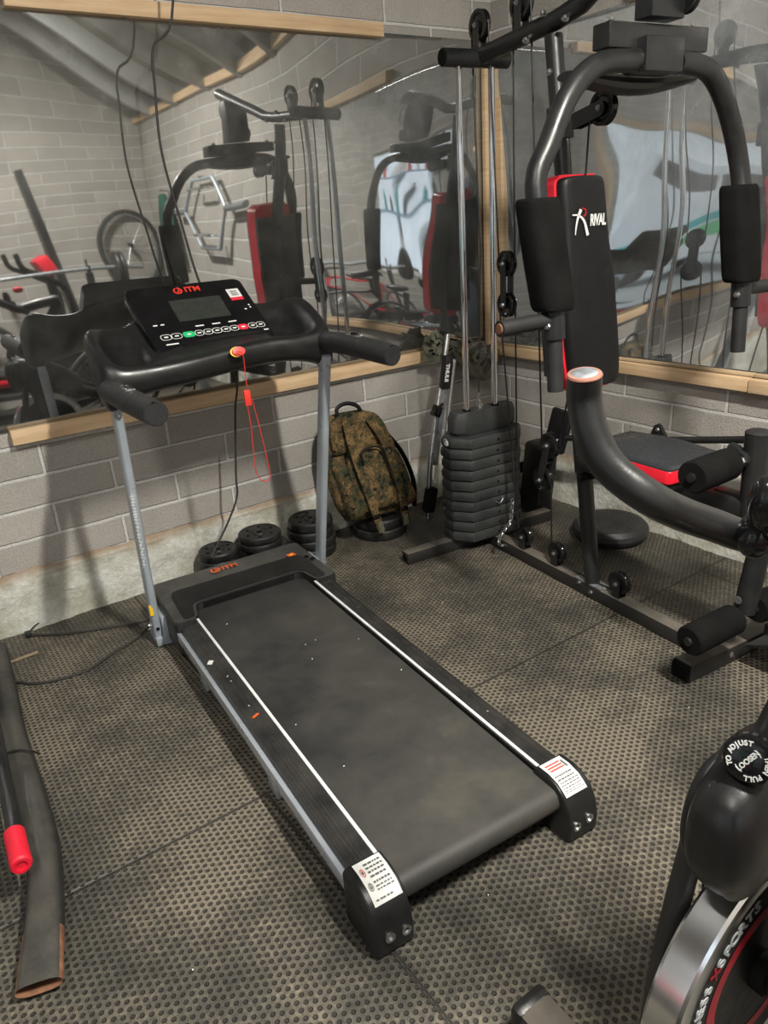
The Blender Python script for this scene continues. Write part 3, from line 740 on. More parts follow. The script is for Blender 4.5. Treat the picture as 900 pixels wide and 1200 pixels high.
# base
bm=B(); box(bm,(0,-.03,.026),(.05,.76,.05),bev=.004); rb=gobj('rear_base',bm,'frame_dusty')
bm=B(); lathe(bm,[(.0,0),(.018,0),(.018,-.004),(0,-.004)],4,(0,-.412,.026),(0,-1,0)); gobj('tube_end',bm,'foam',rb)
bm=B(); box(bm,(.58,0,.026),(1.11,.05,.05),bev=.004); mr=gobj('base_rail',bm,'frame_dusty')
gbolts([(.15,-.026,.028),(.60,-.026,.045),(.66,-.026,.03)],(0,-1,0),mr,.008)
gbolts([(.585,-.0,.052),(.70,-.0,.052)],(0,0,1),mr,.008)
bm=B(); box(bm,(1.165,.15,.03),(.062,.62,.056),bev=.005); fb=gobj('front_base',bm,'frame_dusty')
bm=B()
for k in range(7): box(bm,(1.165,-.163,.010+k*.007),(.058,.012,.003))
box(bm,(1.165,-.158,.031),(.060,.01,.054),bev=.002)
gobj('ribbed_end_cap',bm,'foam',fb)
gbolts([(1.197,.02,.034),(1.197,.115,.034)],(1,0,0),fb,.010)
bm=B(); box(bm,(1.30,.16,.11),(.16,.26,.012),MX.Rotation(-.45,3,'Y'),bev=.005); box(bm,(1.235,.16,.07),(.04,.05,.08),bev=.004); gobj('foot_plate',bm,'frame')
# leaning main column
c0,c1=g(.638,0,.05),g(.382,0,1.80)
bm=B(); tube(bm,[c0,c1],.0275,20); mc=gobj('main_column',bm,'frame')
def colp(z): return c0+(c1-c0)*((z-.05)/1.75)
bm=B(); tube(bm,[colp(.46),colp(.90)],.033,20); box(bm,colp(.50)+V((.035,.0,0)),(.07,.07,.05),bev=.004); gobj('column_sleeve',bm,'frame',mc)
bm=B(); box(bm,colp(.06)+V((0,0,-.006)),(.13,.05,.006),bev=.001); gobj('foot_flange',bm,'dull',mc)
bm=B(); box(bm,colp(.47)+V((.03,-.0,-.012)),(.035,.03,.03),bev=.004); lathe(bm,[(0,0),(.014,0),(.014,.03),(.009,.034),(0,.034)],12,colp(.465)+V((.03,-.02,-.01)),(0,-1,0)); gobj('adjusting_pin',bm,'foam',mc)
# top beam and rear crossbar
bm=B(); tube(bm,[g(-.015,0,1.812),g(.40,0,1.838),g(.50,0,1.855),g(.60,0,1.90),g(.93,0,2.03)],.0275,18); tb=gobj('top_beam',bm,'frame')
gbolts([(.285,-.027,1.806),(.46,-.027,1.826),(.36,-.026,1.86)],(0,-1,-.15),tb,.010)
gbolts([(.398,-.030,1.70)],(0,-1,0),mc,.011)
bm=B(); tube(bm,[g(.012,-.155,1.808),g(.012,.115,1.808)],.0285,20); gobj('rear_crossbar',bm,'frame')
for t in (-.157,.117):
    bm=B(); lathe(bm,[(0,-.002),(.026,-.002),(.024,.002),(0,.003)],20,(.012,t,1.808),(0,1 if t>0 else -1,0)); gobj('crossbar_plug',bm,'foam')
# guide rods
for t in (-.092,.047):
    bm=B(); tube(bm,[g(.012,t,.045),g(.012,t,1.785)],.0118,16); gobj('guide_rod',bm,'chrome')
# weight stack
def plate_outline(k=1): return [(x*k,y*k) for x,y in ((-.10,-.115),(-.045,-.178),(.02,-.178),(.088,-.122),(.088,.122),(.02,.178),(-.045,.178),(-.10,.115))]
rndp=random.Random(5)
for k in range(10):
    z=.052+k*.0445; dx,dy=.016+rndp.uniform(-.002,.002),rndp.uniform(-.003,.003)-.018
    bm=B(); o_=plate_outline()
    rings=[[V((x*q+dx,y*q+dy,z+h)) for x,y in o_] for q,h in ((.955,0),(.995,.008),(1,.021),(1,.029),(.955,.0432))]
    loft(bm,rings,smooth=False); w_=gobj('weight_plate',bm,'stack',bevel=.0025)
    bm=B(); lathe(bm,[(0,0),(.0055,0),(.0055,.002),(0,.002)],10,(.0875+dx,.0+dy+.01,z+.021),(1,0,0)); gobj('pin_hole',bm,'ink' if False else 'foam',w_)
    if k%3!=1:
        bm=B(); lathe(bm,[(.011,0),(.014,0),(.014,.0012),(.011,.0012)],16,(-.012+dx,-.1775+dy,z+.024),(0,-1,0)); gobj('cast_ring',bm,'stack' if k!=9 else 'white',w_)
bm=B(); lathe(bm,[(0,0),(.012,0),(.010,.003),(0,.004)],14,(.016,-.1965,.052+9*.0445+.022),(0,-1,0)); gobj('white_cap',bm,'white')
bm=B(); rr_=[(x,y) for x,y in rr([(-.028,-.165),(.028,-.165),(.052,-.125),(.052,.10),(.028,.14),(-.028,.14)],.012)]
loft(bm,[[V((x*q,y*q,z)) for x,y in rr_] for q,z in ((.93,.498),(1,.510),(1,.562),(.93,.588))],smooth=False); hd=gobj('stack_head',bm,'stack')
bm=B(); tube(bm,[g(.0,-.022,.588),g(.0,-.022,.650)],.006,8); lathe(bm,[(0,0),(.014,0),(.014,.008),(.007,.012),(.007,.02),(.013,.022),(.013,.030),(.005,.034),(0,.034)],8,(0,-.022,.588)); tube(bm,[g(-.022,-.022,.602),g(.022,-.022,.602)],.004,8); gobj('cable_bolt',bm,'steel',hd)
for t in (-.092,.047):
    bm=B(); lathe(bm,[(.012,0),(.017,0),(.017,.006),(.012,.006)],16,(.012,t,.587)); gobj('rod_bush',bm,'foam',hd)
bm=B(); tube(bm,bent([g(.10,-.02,.208),g(.128,-.02,.208),g(.128,-.004,.226),g(.116,-.0,.230)],.008),.0028,6); gobj('selector_pin',bm,'dull')
# pulleys
def pulley(c,r_=.048,axis=(0,1,0),parent=None):
    bm=B(); lathe(bm,[(0,-.013),(r_*.30,-.013),(r_*.32,-.008),(r_*.62,-.006),(r_*.78,-.011),(r_,-.011),(r_*1.0,-.008),(r_*.90,0),(r_*1.0,.008),(r_,.011),(r_*.78,.011),(r_*.62,.006),(r_*.32,.008),(r_*.30,.013),(0,.013)],28,c,axis)
    w_=gobj('pulley_wheel',bm,'gloss',parent)
    a=V(axis).normalized()
    bm=B(); bolt(bm,V(c)-a*.020,-a,.009,.006); gobj('pulley_bolt',bm,'steel',w_)
    return w_
def bracket(p,q,w=.030,axis=(0,1,0),gap=.017,parent=None,th=.004):
    """two cheek plates from p to q"""
    p,q,a=V(p),V(q),V(axis).normalized(); d=(q-p).normalized(); n=a.cross(d)
    bm=B()
    for s in (-1,1):
        o_=p+a*gap*s; e=q+a*gap*s; pts=[]
        for k in range(9): an=PI/2+PI*k/8; pts.append(o_+n*(w/2)*math.sin(an)+d*(w/2)*math.cos(an))
        pts=[o_+n*w/2]+[o_+(n*math.cos(PI*k/8)-d*math.sin(PI*k/8))*w/2 for k in range(1,8)]+[o_-n*w/2,e-n*w/2,e+n*w/2]
        A=[bm.verts.new(x-a*th/2) for x in pts]; C=[bm.verts.new(x+a*th/2) for x in pts]; k_=len(pts)
        bm.faces.new(A); bm.faces.new(C[::-1])
        for i in range(k_): bm.faces.new((A[i],A[(i+1)%k_],C[(i+1)%k_],C[i]))
    box(bm,q,(.004,gap*2,w),basis((0,0,0),d,n.cross(d)).to_3x3() if False else MX((d,a,d.cross(a))).transposed())
    return gobj('pulley_bracket',bm,'frame',parent)
for s,z in ((.012,1.905),(.232,1.918)):
    b_=bracket((s,0,z),(s,0,z-.072)); pulley((s,0,z),.048)
# hanging and low pulleys
b_=bracket((.153,-.0,1.142),(.153,0,.99)); 
for z in (1.142,.998): pulley((.153,0,z),.045)
b_=bracket((.402,0,.516),(.385,0,.45)); pulley((.402,0,.516),.046)
bracket((.366,0,.374),(.385,0,.45)); pulley((.366,0,.374),.046)
for s,r_ in ((.262,.040),(.452,.040),(.765,.042)):
    bracket((s,0,.088+r_*.35),(s,0,.052)); pulley((s,0,.088+r_*.35),r_)
# swivel pulley on the column
cc=colp(1.56); bm=B(); box(bm,cc+V((.03,0,0)),(.02,.05,.09),bev=.004); box(bm,cc+V((-.03,0,-.0)),(.012,.05,.09),bev=.003); gobj('column_clamp',bm,'frame')
gbolts([tuple(cc+V((.02,-.03,.035))),tuple(cc+V((.02,-.03,-.045)))],(0,-1,0),mc,.007)
bracket((.60,0,1.575),(.49,0,1.555),.042); pulley((.60,0,1.577),.047)
# cables
def gc(pts,sm=0,r_=.0032,mat='cable'):
    bm=B(); tube(bm,[V(p) for p in pts],r_,8,sm); return gobj('steel_cable',bm,mat)
gc([(0,-.022,.645),(0,-.004,1.2),(-.035,0,1.90)])
gc([(.06,0,1.905),(.108,0,1.15)]); gc([(.108,0,1.0),(.225,0,.10)])
gc([(.198,0,1.145),(.19,0,1.92)]); gc([(.199,.002,1.0),(.215,.0,.11)]); gc([(.275,0,1.92),(.355,.0,.52)])
gc([(.448,0,.52),(.50,0,.78),(.547,0,1.57)]); gc([(.60,0,1.624),(.70,0,1.66),(.79,0,1.70)])
gc([(.41,0,.36),(.42,0,.12)]); gc([(.46,.0,.062),(.76,0,.060)])
# chain hanging from the cable
t=g(.208,-.02,.20)
pts=[t+V((0,0,.05)),t+V((.002,-.005,.0)),t+V((.006,-.015,-.04)),t+V((-.002,-.035,-.07)),t+V((-.01,-.055,-.10)),t+V((-.005,-.065,-.125))]
P_=catmull(pts,3); ch=None
for i in range(0,len(P_)-1):
    a,b=P_[i],P_[i+1]; c=(a+b)/2; d=(b-a).normalized(); ln=.0125
    n=d.cross(V((0,1,0)) if i%2 else V((1,0,0))).normalized()
    loop=[c+d*ln*math.cos(q)+n*.0066*math.sin(q) for q in [2*PI*j/12 for j in range(12)]]
    bm=B(); tube(bm,loop+[loop[0]],.0021,6,0,False); gobj('chain_link',bm,'steel')
# press arm carrier
bm=B(); box(bm,(.77,-.005,1.712),(.060,.365,.058),bev=.004); cb=gobj('arm_crossbox',bm,'frame_dusty' if False else 'frame')
gbolts([(.765,-.15,1.745),(.765,.15,1.745)],(0,0,1),cb,.010)
bm=B(); box(bm,(.795,-.01,1.86),(.06,.12,.22),bev=.004); gobj('hanger_block',bm,'frame')
bm=B(); tube(bm,[g(.93,0,1.995),g(.95,0,1.95),g(.945,0,1.90),g(.92,0,1.89),g(.90,0,1.92)],.005,8,4); gobj('bar_hook',bm,'steel')
pulley((.82,.055,1.80),.040)
bm=B(); box(bm,(.795,-.02,1.668),(.075,.14,.080),bev=.005); gobj('arm_clamp',bm,'frame')
bm=B(); rings=[]
for k in range(13):
    q=k/12; t=-.235+.46*q; dz=.030*math.sin(PI*q); w=.014*math.sin(PI*q)+.012
    rings.append([V((.70+.03*math.cos(2*PI*j/12)*1.2,t,1.635-dz*.6+w*math.sin(2*PI*j/12))) for j in range(12)])
loft(bm,rings); gobj('lower_arm_tube',bm,'frame')
armL=[(.80,-.06,1.655),(.80,-.12,1.655),(.805,-.235,1.640),(.81,-.325,1.575),(.815,-.392,1.465),(.82,-.437,1.375),(.85,-.425,1.207),(.87,-.412,1.05)]
armR=[(.80,.06,1.655),(.80,.10,1.655),(.805,.19,1.633),(.81,.268,1.545),(.82,.330,1.40),(.85,.334,1.242),(.87,.325,1.07)]
for k,(arm,t0,sg) in enumerate(((armL,-.418,-1),(armR,.328,1))):
    bm=B(); tube(bm,arm,.0275,18,5); a=gobj('press_arm',bm,'frame')
    top=V(arm[-3]); top=V((.825,t0-.018*(-sg)*0+(-.018 if sg<0 else .004),1.345)) ; bot=V((.868,t0+.004,1.072))
    bm=B(); d=(bot-top); rings=[]
    for q,k2 in ((0,.86),(.02,.95),(.06,1),(.5,1.03),(.94,1),(.98,.95),(1,.86)):
        c=top+d*q; rings.append([c+V((.045*k2*math.copysign(abs(math.cos(x))**.6,math.cos(x)),.052*k2*math.copysign(abs(math.sin(x))**.6,math.sin(x)),0)) for x in [2*PI*j/28 for j in range(28)]])
    loft(bm,rings); gobj('foam_pad',bm,'foam')
    bm=B(); c=bot; tube(bm,[c+V((0,0,.01)),c+V((.006,0,-.072))],.029,18); cl=gobj('arm_collar',bm,'frame')
    gbolts([tuple(c+V((.012,-.030,-.035)))],(.3,-1,0),cl,.010)
    bm=B(); tube(bm,[c+V((.006,0,-.06)),c+V((.014,0,-.21))],.0215,18); gobj('hand_grip',bm,'grip')
    bm=B(); e=c+V((0,sg*.175,-.025)); tube(bm,[c+V((0,0,-.02)),c+V((0,sg*.03,-.022)),e],.0205,18); gobj('hand_grip',bm,'grip')
    bm=B(); lathe(bm,[(0,0),(.014,0),(.012,.004),(0,.004)],16,tuple(e),(0,sg,0)); gobj('grip_end',bm,'rust')
# backrest
bt,bb=V((.455,-.024,1.395)),V((.520,.008,.755)); ax_=(bb-bt); nrm=V((ax_.z*-1,0,ax_.x)).normalized()
if nrm.x<0: nrm=-nrm
hw=[(0,.068),(.012,.084),(.03,.091),(.12,.093),(.25,.094),(.36,.100),(.48,.112),(.6,.110),(.72,.112),(.84,.111),(.93,.108),(.97,.100),(.99,.088),(1,.07)]
def slab(k,d0,d1,edge=.012):
    rings=[]
    for q,w in hw:
        c=bt+ax_*q; w*=k
        ring=[(-w,d0),(-w,d1-edge),(-w+edge*.9,d1),(0,d1+.006),(w-edge*.9,d1),(w,d1-edge),(w,d0),(0,d0)]
        rings.append([c+V((0,y,0))+nrm*x for y,x in ring])
    return rings
bm=B(); loft(bm,slab(1,.0,.105)); br=gobj('backrest',bm,'leather',sub=1)
bm=B()
rings=[]
for q,w in hw:
    c=bt+ax_*q
    rings.append([c+V((0,y,0))+nrm*x for y,x in ((-w-.005,.0),(-w-.005,.072),(-w+.004,.074),(w-.004,.074),(w+.005,.072),(w+.005,.0))])
rings=[[p-ax_.normalized()*.006 for p in rings[0]]]+rings+[[p+ax_.normalized()*.006 for p in rings[-1]]]
loft(bm,rings); gobj('side_panel',bm,'redleather',br)
bm=B(); box(bm,bt+ax_*.5-nrm*.008,(.02,.22,.55),MX.Rotation(math.atan2(ax_.x,ax_.z)+PI,3,'Y')); gobj('backing_board',bm,'frame',br)
bm=B(); box(bm,bt+ax_*.62-nrm*.03,(.07,.06,.22),bev=.004); gobj('backrest_bracket',bm,'frame')
# printed logo on the backrest
def bp(y,z,h=.1125):
    q=(z-bt.z)/ax_.z; return bt+ax_*q+V((0,y,0))+nrm*h
dn=ax_.normalized()
bm=B()
def sw(pts,w0,w1,mi):
    P=catmull([bp(y,z,.1135) for y,z in pts],6); n=len(P); A=[];C=[]
    for i,p in enumerate(P):
        d=(P[min(i+1,n-1)]-P[max(0,i-1)]).normalized(); s=d.cross(nrm); w=w0+(w1-w0)*i/(n-1)
        A.append(bm.verts.new(p+s*w/2)); C.append(bm.verts.new(p-s*w/2))
    for i in range(n-1): bm.faces.new((A[i],A[i+1],C[i+1],C[i])).material_index=mi
sw([(-.070,1.283),(-.044,1.280),(-.024,1.262),(-.014,1.222)],.003,.011,0)
sw([(-.034,1.297),(-.048,1.275),(-.058,1.250),(-.064,1.226)],.011,.003,0)
sw([(-.030,1.300),(-.016,1.296),(-.016,1.284),(-.026,1.277)],.004,.007,1)
join(bm,text_bm('RIVAL',.046,shear=.2,bold=.0014,spacing=.95),basis(bp(.031,1.263,.113),(0,1,0),nrm)@MX.Diagonal((.56,1,1,1)))
gobj('printed_logo',bm,['white','ringred'],br,auto=False)
# seat
so=rr([(.69,-.085),(.86,-.130),(1.035,-.122),(1.045,.112),(.86,.130),(.69,.085)],.016,4)
def seatring(k,z): 
    return [V((.89+(x-.89)*k,y*k,z-.01*(x-.72))) for x,y in so]
bm=B(); loft(bm,[seatring(.98,.566),seatring(1.0,.570),seatring(1.0,.603),seatring(.99,.606)],smooth=False); st=gobj('seat',bm,'redleather')
bm=B(); loft(bm,[seatring(.992,.604),seatring(.985,.612),seatring(.93,.618),seatring(.5,.620)]); gobj('seat_cover',bm,'seatleather',st)
bm=B(); loft(bm,[seatring(.93,.545),seatring(.95,.566)],smooth=False); gobj('seat_base',bm,'frame',st)
bm=B(); box(bm,(.90,0,.515),(.66,.05,.05),bev=.004); gobj('seat_beam',bm,'frame')
# leg developer
bm=B(); tube(bm,[g(1.215,.005,.47),g(1.205,.005,.728)],.034,20); lp_=gobj('front_post',bm,'frame')
bm=B(); lathe(bm,[(.030,0),(.034,0),(.035,.006),(.028,.010),(0,.011)],20,(1.205,.005,.728),(0,0,1)); gobj('post_cap',bm,'grip',lp_)
bm=B(); box(bm,(1.17,-.01,.655),(.09,.028,.06),MX.Rotation(.3,3,'Y'),bev=.01); tube(bm,[g(1.19,-.045,.662),g(1.19,.04,.662)],.022,16); gobj('pivot_bracket',bm,'frame')
gbolts([(1.20,-.047,.664)],(0,-1,.0),lp_,.012)
def roller(p,q,r_,name='foam_roller'):
    p,q=V(p),V(q); d=(q-p); bm=B(); lathe(bm,[(0,0),(r_*.3,0),(r_*.32,.002),(r_*.9,.002),(r_,.008),(r_*1.01,d.length*.5),(r_,d.length-.008),(r_*.9,d.length),(0,d.length)],24,p,d); f_=gobj(name,bm,'foam')
    bm=B(); lathe(bm,[(0,0),(.013,0),(.012,.005),(0,.006)],14,p,-d); gobj('roller_plug',bm,'frame',f_)
    bm=B(); tube(bm,[p+d*.1,q+d*.15],.012,10); gobj('roller_axle',bm,'frame')
roller((1.185,-.222,.652),(1.165,-.048,.648),.044); roller((1.165,.06,.648),(1.165,.22,.652),.044)
bm=B(); tube(bm,[g(1.14,-.02,.625),g(1.14,-.075,.600)],.024,14); gobj('support_stub',bm,'frame')
bm=B(); tube(bm,[g(1.225,.055,.56),g(1.235,.04,.45),g(1.225,.012,.20)],.031,18); ld=gobj('leg_lever',bm,'frame')
bm=B(); lathe(bm,[(0,0),(.012,0),(.012,.002),(0,.002)],14,(1.222,-.019,.245),(-.0,-1,0)); gobj('lever_hole',bm,'ink',ld)
roller((1.225,-.222,.182),(1.225,-.030,.190),.044); roller((1.225,.06,.190),(1.225,.23,.190),.044)
bm=B(); box(bm,(1.15,.02,.52),(.12,.04,.05),bev=.004); gobj('front_joint',bm,'frame')

# ------------------------------------------------------------------ weight discs beside the left wall
def disc_mesh(R,h,parent_name='weight_disc'):
    bm=B()
    lathe(bm,[(.013,.001),(.013,h*.92),(.024,h*.92),(.026,h*.80),(R*.42,h*.80),(R*.46,h*.90),(R*.80,h*.90),(R*.86,h),(R*.93,h),(R*.985,h*.85),(R,h*.6),(R,h*.3),(R*.97,h*.08),(R*.9,0),(.013,.0)],40)
    return bm
def disc(x,y,z,R,h,label,group,mk='vinyl'):
    o=thing('weight_disc',label,'weight plate',(x,y,z),random.uniform(0,3),group)
    bm=disc_mesh(R,h); bmesh.ops.transform(bm,matrix=wm(o),verts=bm.verts); obj('disc_body',bm,mk,o)
    for k in range(6):
        a=2*PI*k/6; bm=B(); lathe(bm,[(0,0),(.0075,0),(.0075,.0012),(0,.0012)],12,(R*.62*math.cos(a),R*.62*math.sin(a),h*.895)); bmesh.ops.transform(bm,matrix=wm(o),verts=bm.verts); obj('grip_hole',bm,'foam',o)
    return o
G1='vinyl weight discs by the left wall'
names=['bottom','second','third','top']
for k in range(4): disc(-1.625+.003*k,-.115,.001+.0345*k,.079,.034,'black vinyl weight disc, %s of the small stack nearest the left treadmill post'%names[k],G1)
n4=['lowest','second from bottom','third from bottom','topmost']
n5=['lowest','second from bottom','third from bottom','second from top','topmost']
for k in range(5): disc(-1.435+(.022 if k<3 else 0),-.128+.0*k,.001+.0325*k,.092 if k<3 else .089,.032,'black vinyl weight disc, %s of the middle stack by the wall'%n5[k],G1)
for k in range(4): disc(-1.205+.008*(k%2),-.132,.001+.0395*k,(.108,.104,.100,.096)[k],.039,'thick black weight disc, %s of the stack behind the right treadmill post'%n4[k],G1)
for k in range(2): disc(-.865,-.165,.001+.0455*k,(.122,.116)[k],.045,'large black weight disc %s under the camouflage backpack'%('on the floor' if k==0 else 'directly'),G1)

# ------------------------------------------------------------------ backpack
BPK=thing('backpack','brown and green camouflage backpack leaning on the wall on top of weight discs','backpack',(-.87,-.2,.095))
def bpt(u_,v_,d): # u across (-1..1 is scaled by caller), v height 0..1, d depth outwards
    top=V((-.975,-.115,.570)); bot=V((-.885,-.185,.098)); ax=top-bot; r_=V((1,-.04,0)).normalized(); nn=r_.cross(ax.normalized()); 
    if nn.y>0: nn=-nn
    return bot+ax*v_+r_*u_+nn*d
def outline(k=1,dd=0,v0=0,v1=1,W=(.150,.168,.172,.165,.150,.125,.08),D=.10):
    rings=[]
    n=len(W)
    vs=[0,.12,.3,.5,.7,.88,1.0]
    for v_,w in zip(vs,W):
        vv=v0+(v1-v0)*v_; dep=D*(1-.35*v_**2)*(1 if 0<v_<1 else .7)
        rings.append([bpt(1.12*w*k*math.copysign(abs(math.cos(a))**.6,math.cos(a)),vv,dd+dep*.5*(1+math.copysign(abs(math.sin(a))**.6,math.sin(a)))) for a in [2*PI*j/24 for j in range(24)]])
    return rings
def crumple(bm,a=.006,s=14):
    bm.normal_update()
    for v in bm.verts: v.co+=v.normal*(noise.noise(v.co*s)*a+noise.noise(v.co*s*2.7)*a*.5)
bm=B(); loft(bm,outline(1,-.015)); bmesh.ops.subdivide_edges(bm,edges=bm.edges,cuts=2,use_grid_fill=True); crumple(bm,.010,13); obj('main_bag',bm,'camo',BPK,sub=1)
bm=B(); loft(bm,outline(.62,.07,.10,.70,(.155,.168,.172,.172,.165,.15,.10),.055)); bmesh.ops.subdivide_edges(bm,edges=bm.edges,cuts=2,use_grid_fill=True); crumple(bm,.007,16); obj('front_pocket',bm,'camo',BPK,sub=1)
bm=B(); loft(bm,outline(.80,.055,.66,1.0,(.16,.16,.155,.15,.14,.12,.08),.045)); bmesh.ops.subdivide_edges(bm,edges=bm.edges,cuts=2,use_grid_fill=True); crumple(bm,.008,16); obj('top_pocket',bm,'camo',BPK,sub=1)
for s in (-1,1):
    bm=B(); loft(bm,outline(.30,.02,.05,.62,(.1,.12,.12,.12,.11,.1,.07),.09)); 
    for v in bm.verts: v.co+=V((s*.135,0,0))
    bmesh.ops.subdivide_edges(bm,edges=bm.edges,cuts=2,use_grid_fill=True); crumple(bm,.006,15); obj('side_pocket',bm,'camo',BPK,sub=1)
def strap(pts,w,th,mat='camo',name='strap',nrm_=V((0,-1,.2)),sm=6):
    P=catmull([V(p) for p in pts],sm); bm=B(); rings=[]
    for i,p in enumerate(P):
        d=(P[min(i+1,len(P)-1)]-P[max(i-1,0)]).normalized(); s=d.cross(nrm_).normalized(); n_=s.cross(d).normalized()
        rings.append([p+s*w/2,p+s*w/2+n_*th,p-s*w/2+n_*th,p-s*w/2])
    loft(bm,rings,smooth=False); return bm
for s in (-1,1):
    bm=strap([bpt(s*.055,.93,.10),bpt(s*.075,.75,.125),bpt(s*.082,.5,.135),bpt(s*.078,.25,.135),bpt(s*.07,.03,.12),bpt(s*.065,-.10,.115)],.035,.006); obj('compression_strap',bm,'camo',BPK)
    bm=B(); box(bm,bpt(s*.072,.06,.128),(.034,.012,.022),bev=.004); obj('buckle',bm,'gloss',BPK)
    bm=strap([bpt(s*.066,-.0,.128),bpt(s*.064,-.10,.118)],.022,.003); obj('webbing_tail',bm,'olive',BPK)
bm=strap([bpt(.135,.80,.03),bpt(.185,.55,.05),bpt(.20,.25,.05),bpt(.17,.0,.04)],.03,.006,nrm_=V((1,0,0))); obj('shoulder_strap',bm,'leather',BPK)
bm=B(); tube(bm,[bpt(-.055,.97,.05),bpt(-.048,1.055,.05),bpt(0,1.085,.05),bpt(.048,1.045,.05),bpt(.06,.95,.05)],.009,10,6,ry=.006); obj('carry_handle',bm,'leather',BPK)
bm=B(); tube(bm,[bpt(-.05,.55,.132),bpt(-.045,.66,.132),bpt(0,.69,.132),bpt(.05,.66,.130),bpt(.058,.5,.128),bpt(.06,.3,.130)],.004,8,6); obj('zip_piping',bm,'leather',BPK)
# ------------------------------------------------------------------ balance disc
BD=thing('balance_disc','round black rubber balance cushion on the floor against the right wall','balance disc',(-.165,-.895,0))
bm=B(); lathe(bm,[(0,.002),(.120,.002),(.148,.014),(.158,.034),(.154,.054),(.138,.070),(.11,.076),(0,.077)],48,(-.175,-.895,0)); bb=obj('cushion',bm,'disc',BD)
bm=B(); 
for R in (.015,.035,.055,.075,.095,.112): 
    n=max(6,int(2*PI*R/.0125))
    for k in range(n):
        a=2*PI*k/n; c=V((-.175+R*math.cos(a),-.895+R*math.sin(a),.0758 if R<.1 else .0745)); 
        lathe(bm,[(.0035,0),(.0026,.0028),(0,.0034)],6,c)
o=obj('nubs',bm,'disc',BD); o['kind']='stuff'

# ------------------------------------------------------------------ folded bike carrier and webbing in the corner
CR=thing('bike_carrier','folded silver tube bike carrier standing in the corner behind the weight stack','bike carrier',(-.55,-.2,0))
bm=B(); tube(bm,[(-.41,-.14,.82),(-.438,-.15,.735),(-.50,-.17,.55),(-.585,-.20,.28),(-.63,-.22,.012)],.013,14,5); obj('silver_tube',bm,'steel',CR)
bm=B(); tube(bm,[(-.37,-.13,.70),(-.42,-.15,.52),(-.47,-.17,.30),(-.50,-.18,.012)],.012,14,5); obj('silver_tube',bm,'steel',CR)
bm=B(); box(bm,(-.50,-.18,.46),(.03,.012,.44),MX.Rotation(-.22,3,'Y').inverted(),bev=.002); obj('flat_bar',bm,'dull',CR)
bm=B(); box(bm,(0,0,0),(.048,.035,.15),bev=.010); bmesh.ops.transform(bm,matrix=MX.Translation(V((-.462,-.185,.665)))@MX.Rotation(.18,4,'Y'),verts=bm.verts); hb=obj('hinge_block',bm,'plastic',CR)
bm=B(); on(bm,'THULE',.026,(-.472,-.2035,.665),V((-.18,0,-1)),(0,-1,0),bold=.0015); obj('printed_name',bm,'white',hb,auto=False)
bm=B(); box(bm,(-.53,-.19,.50),(.035,.04,.05),MX.Rotation(.5,3,'Y'),bev=.005); tube(bm,[(-.56,-.2,.50),(-.50,-.2,.53)],.007,8); obj('clamp',bm,'gloss',CR)
bm=B(); box(bm,(-.61,-.215,.10),(.05,.05,.12),MX.Rotation(.25,3,'Y'),bev=.012); obj('rubber_foot',bm,'foam',CR)
SP=thing('webbing_bundle','tangled dark olive webbing straps and buckles bundled in the corner under the mirrors','strap bundle',(-.2,-.1,.55))
rw=random.Random(21)
def wpt():
    q=rw.random(); x=-.50+.47*q; z=.775-.13*max(0,q-.35)/.65; return V((x,-.075+rw.uniform(-.035,.035),z+rw.uniform(-.055,.03)))
for k in range(11):
    c=wpt(); a0=rw.uniform(-.7,.7); pts=[c+V((math.cos(a0)*q*.055+rw.uniform(-.012,.012),rw.uniform(-.018,.018),math.sin(a0)*q*.045+rw.uniform(-.012,.012))) for q in (-1,-.35,.35,1)]
    pts=[V((min(-.03,p.x),min(-.045,p.y),p.z)) for p in pts]
    bm=strap(pts,.028,.007,nrm_=V((rw.uniform(-.4,.4),-1,rw.uniform(-.3,.8)))); obj('webbing_strap',bm,'olive',SP)
for k in range(15):
    c=wpt(); c.y=-.105; bm=B(); rot=MX.Rotation(rw.uniform(-.9,.9),3,'Y')@MX.Rotation(rw.uniform(-.5,.5),3,'X')
    box(bm,c,(rw.uniform(.045,.065),.026,rw.uniform(.028,.040)),rot,bev=.007); bk_=obj('buckle',bm,'olive',SP)
    bm=B(); box(bm,c+V((0,-.0135,0)),(.024,.003,.011),rot,bev=.0015); obj('buckle_slot',bm,'foam',bk_)
for p in ([(-.26,-.06,.70),(-.19,-.08,.62),(-.14,-.07,.575),(-.10,-.09,.60),(-.05,-.06,.66)],[(-.33,-.06,.74),(-.27,-.09,.66),(-.22,-.08,.60),(-.16,-.06,.60),(-.07,-.08,.69)]):
    bm=B(); tube(bm,p,[.018,.026,.02,.024,.018],12,6,ry=.016); obj('rolled_strap',bm,'olive',SP)
bm=B(); box(bm,(-.25,-.055,.735),(.012,.10,.012)); tube(bm,[(-.25,-.0,.735),(-.25,-.10,.735)],.003,8); obj('wall_hook',bm,'dull',SP)

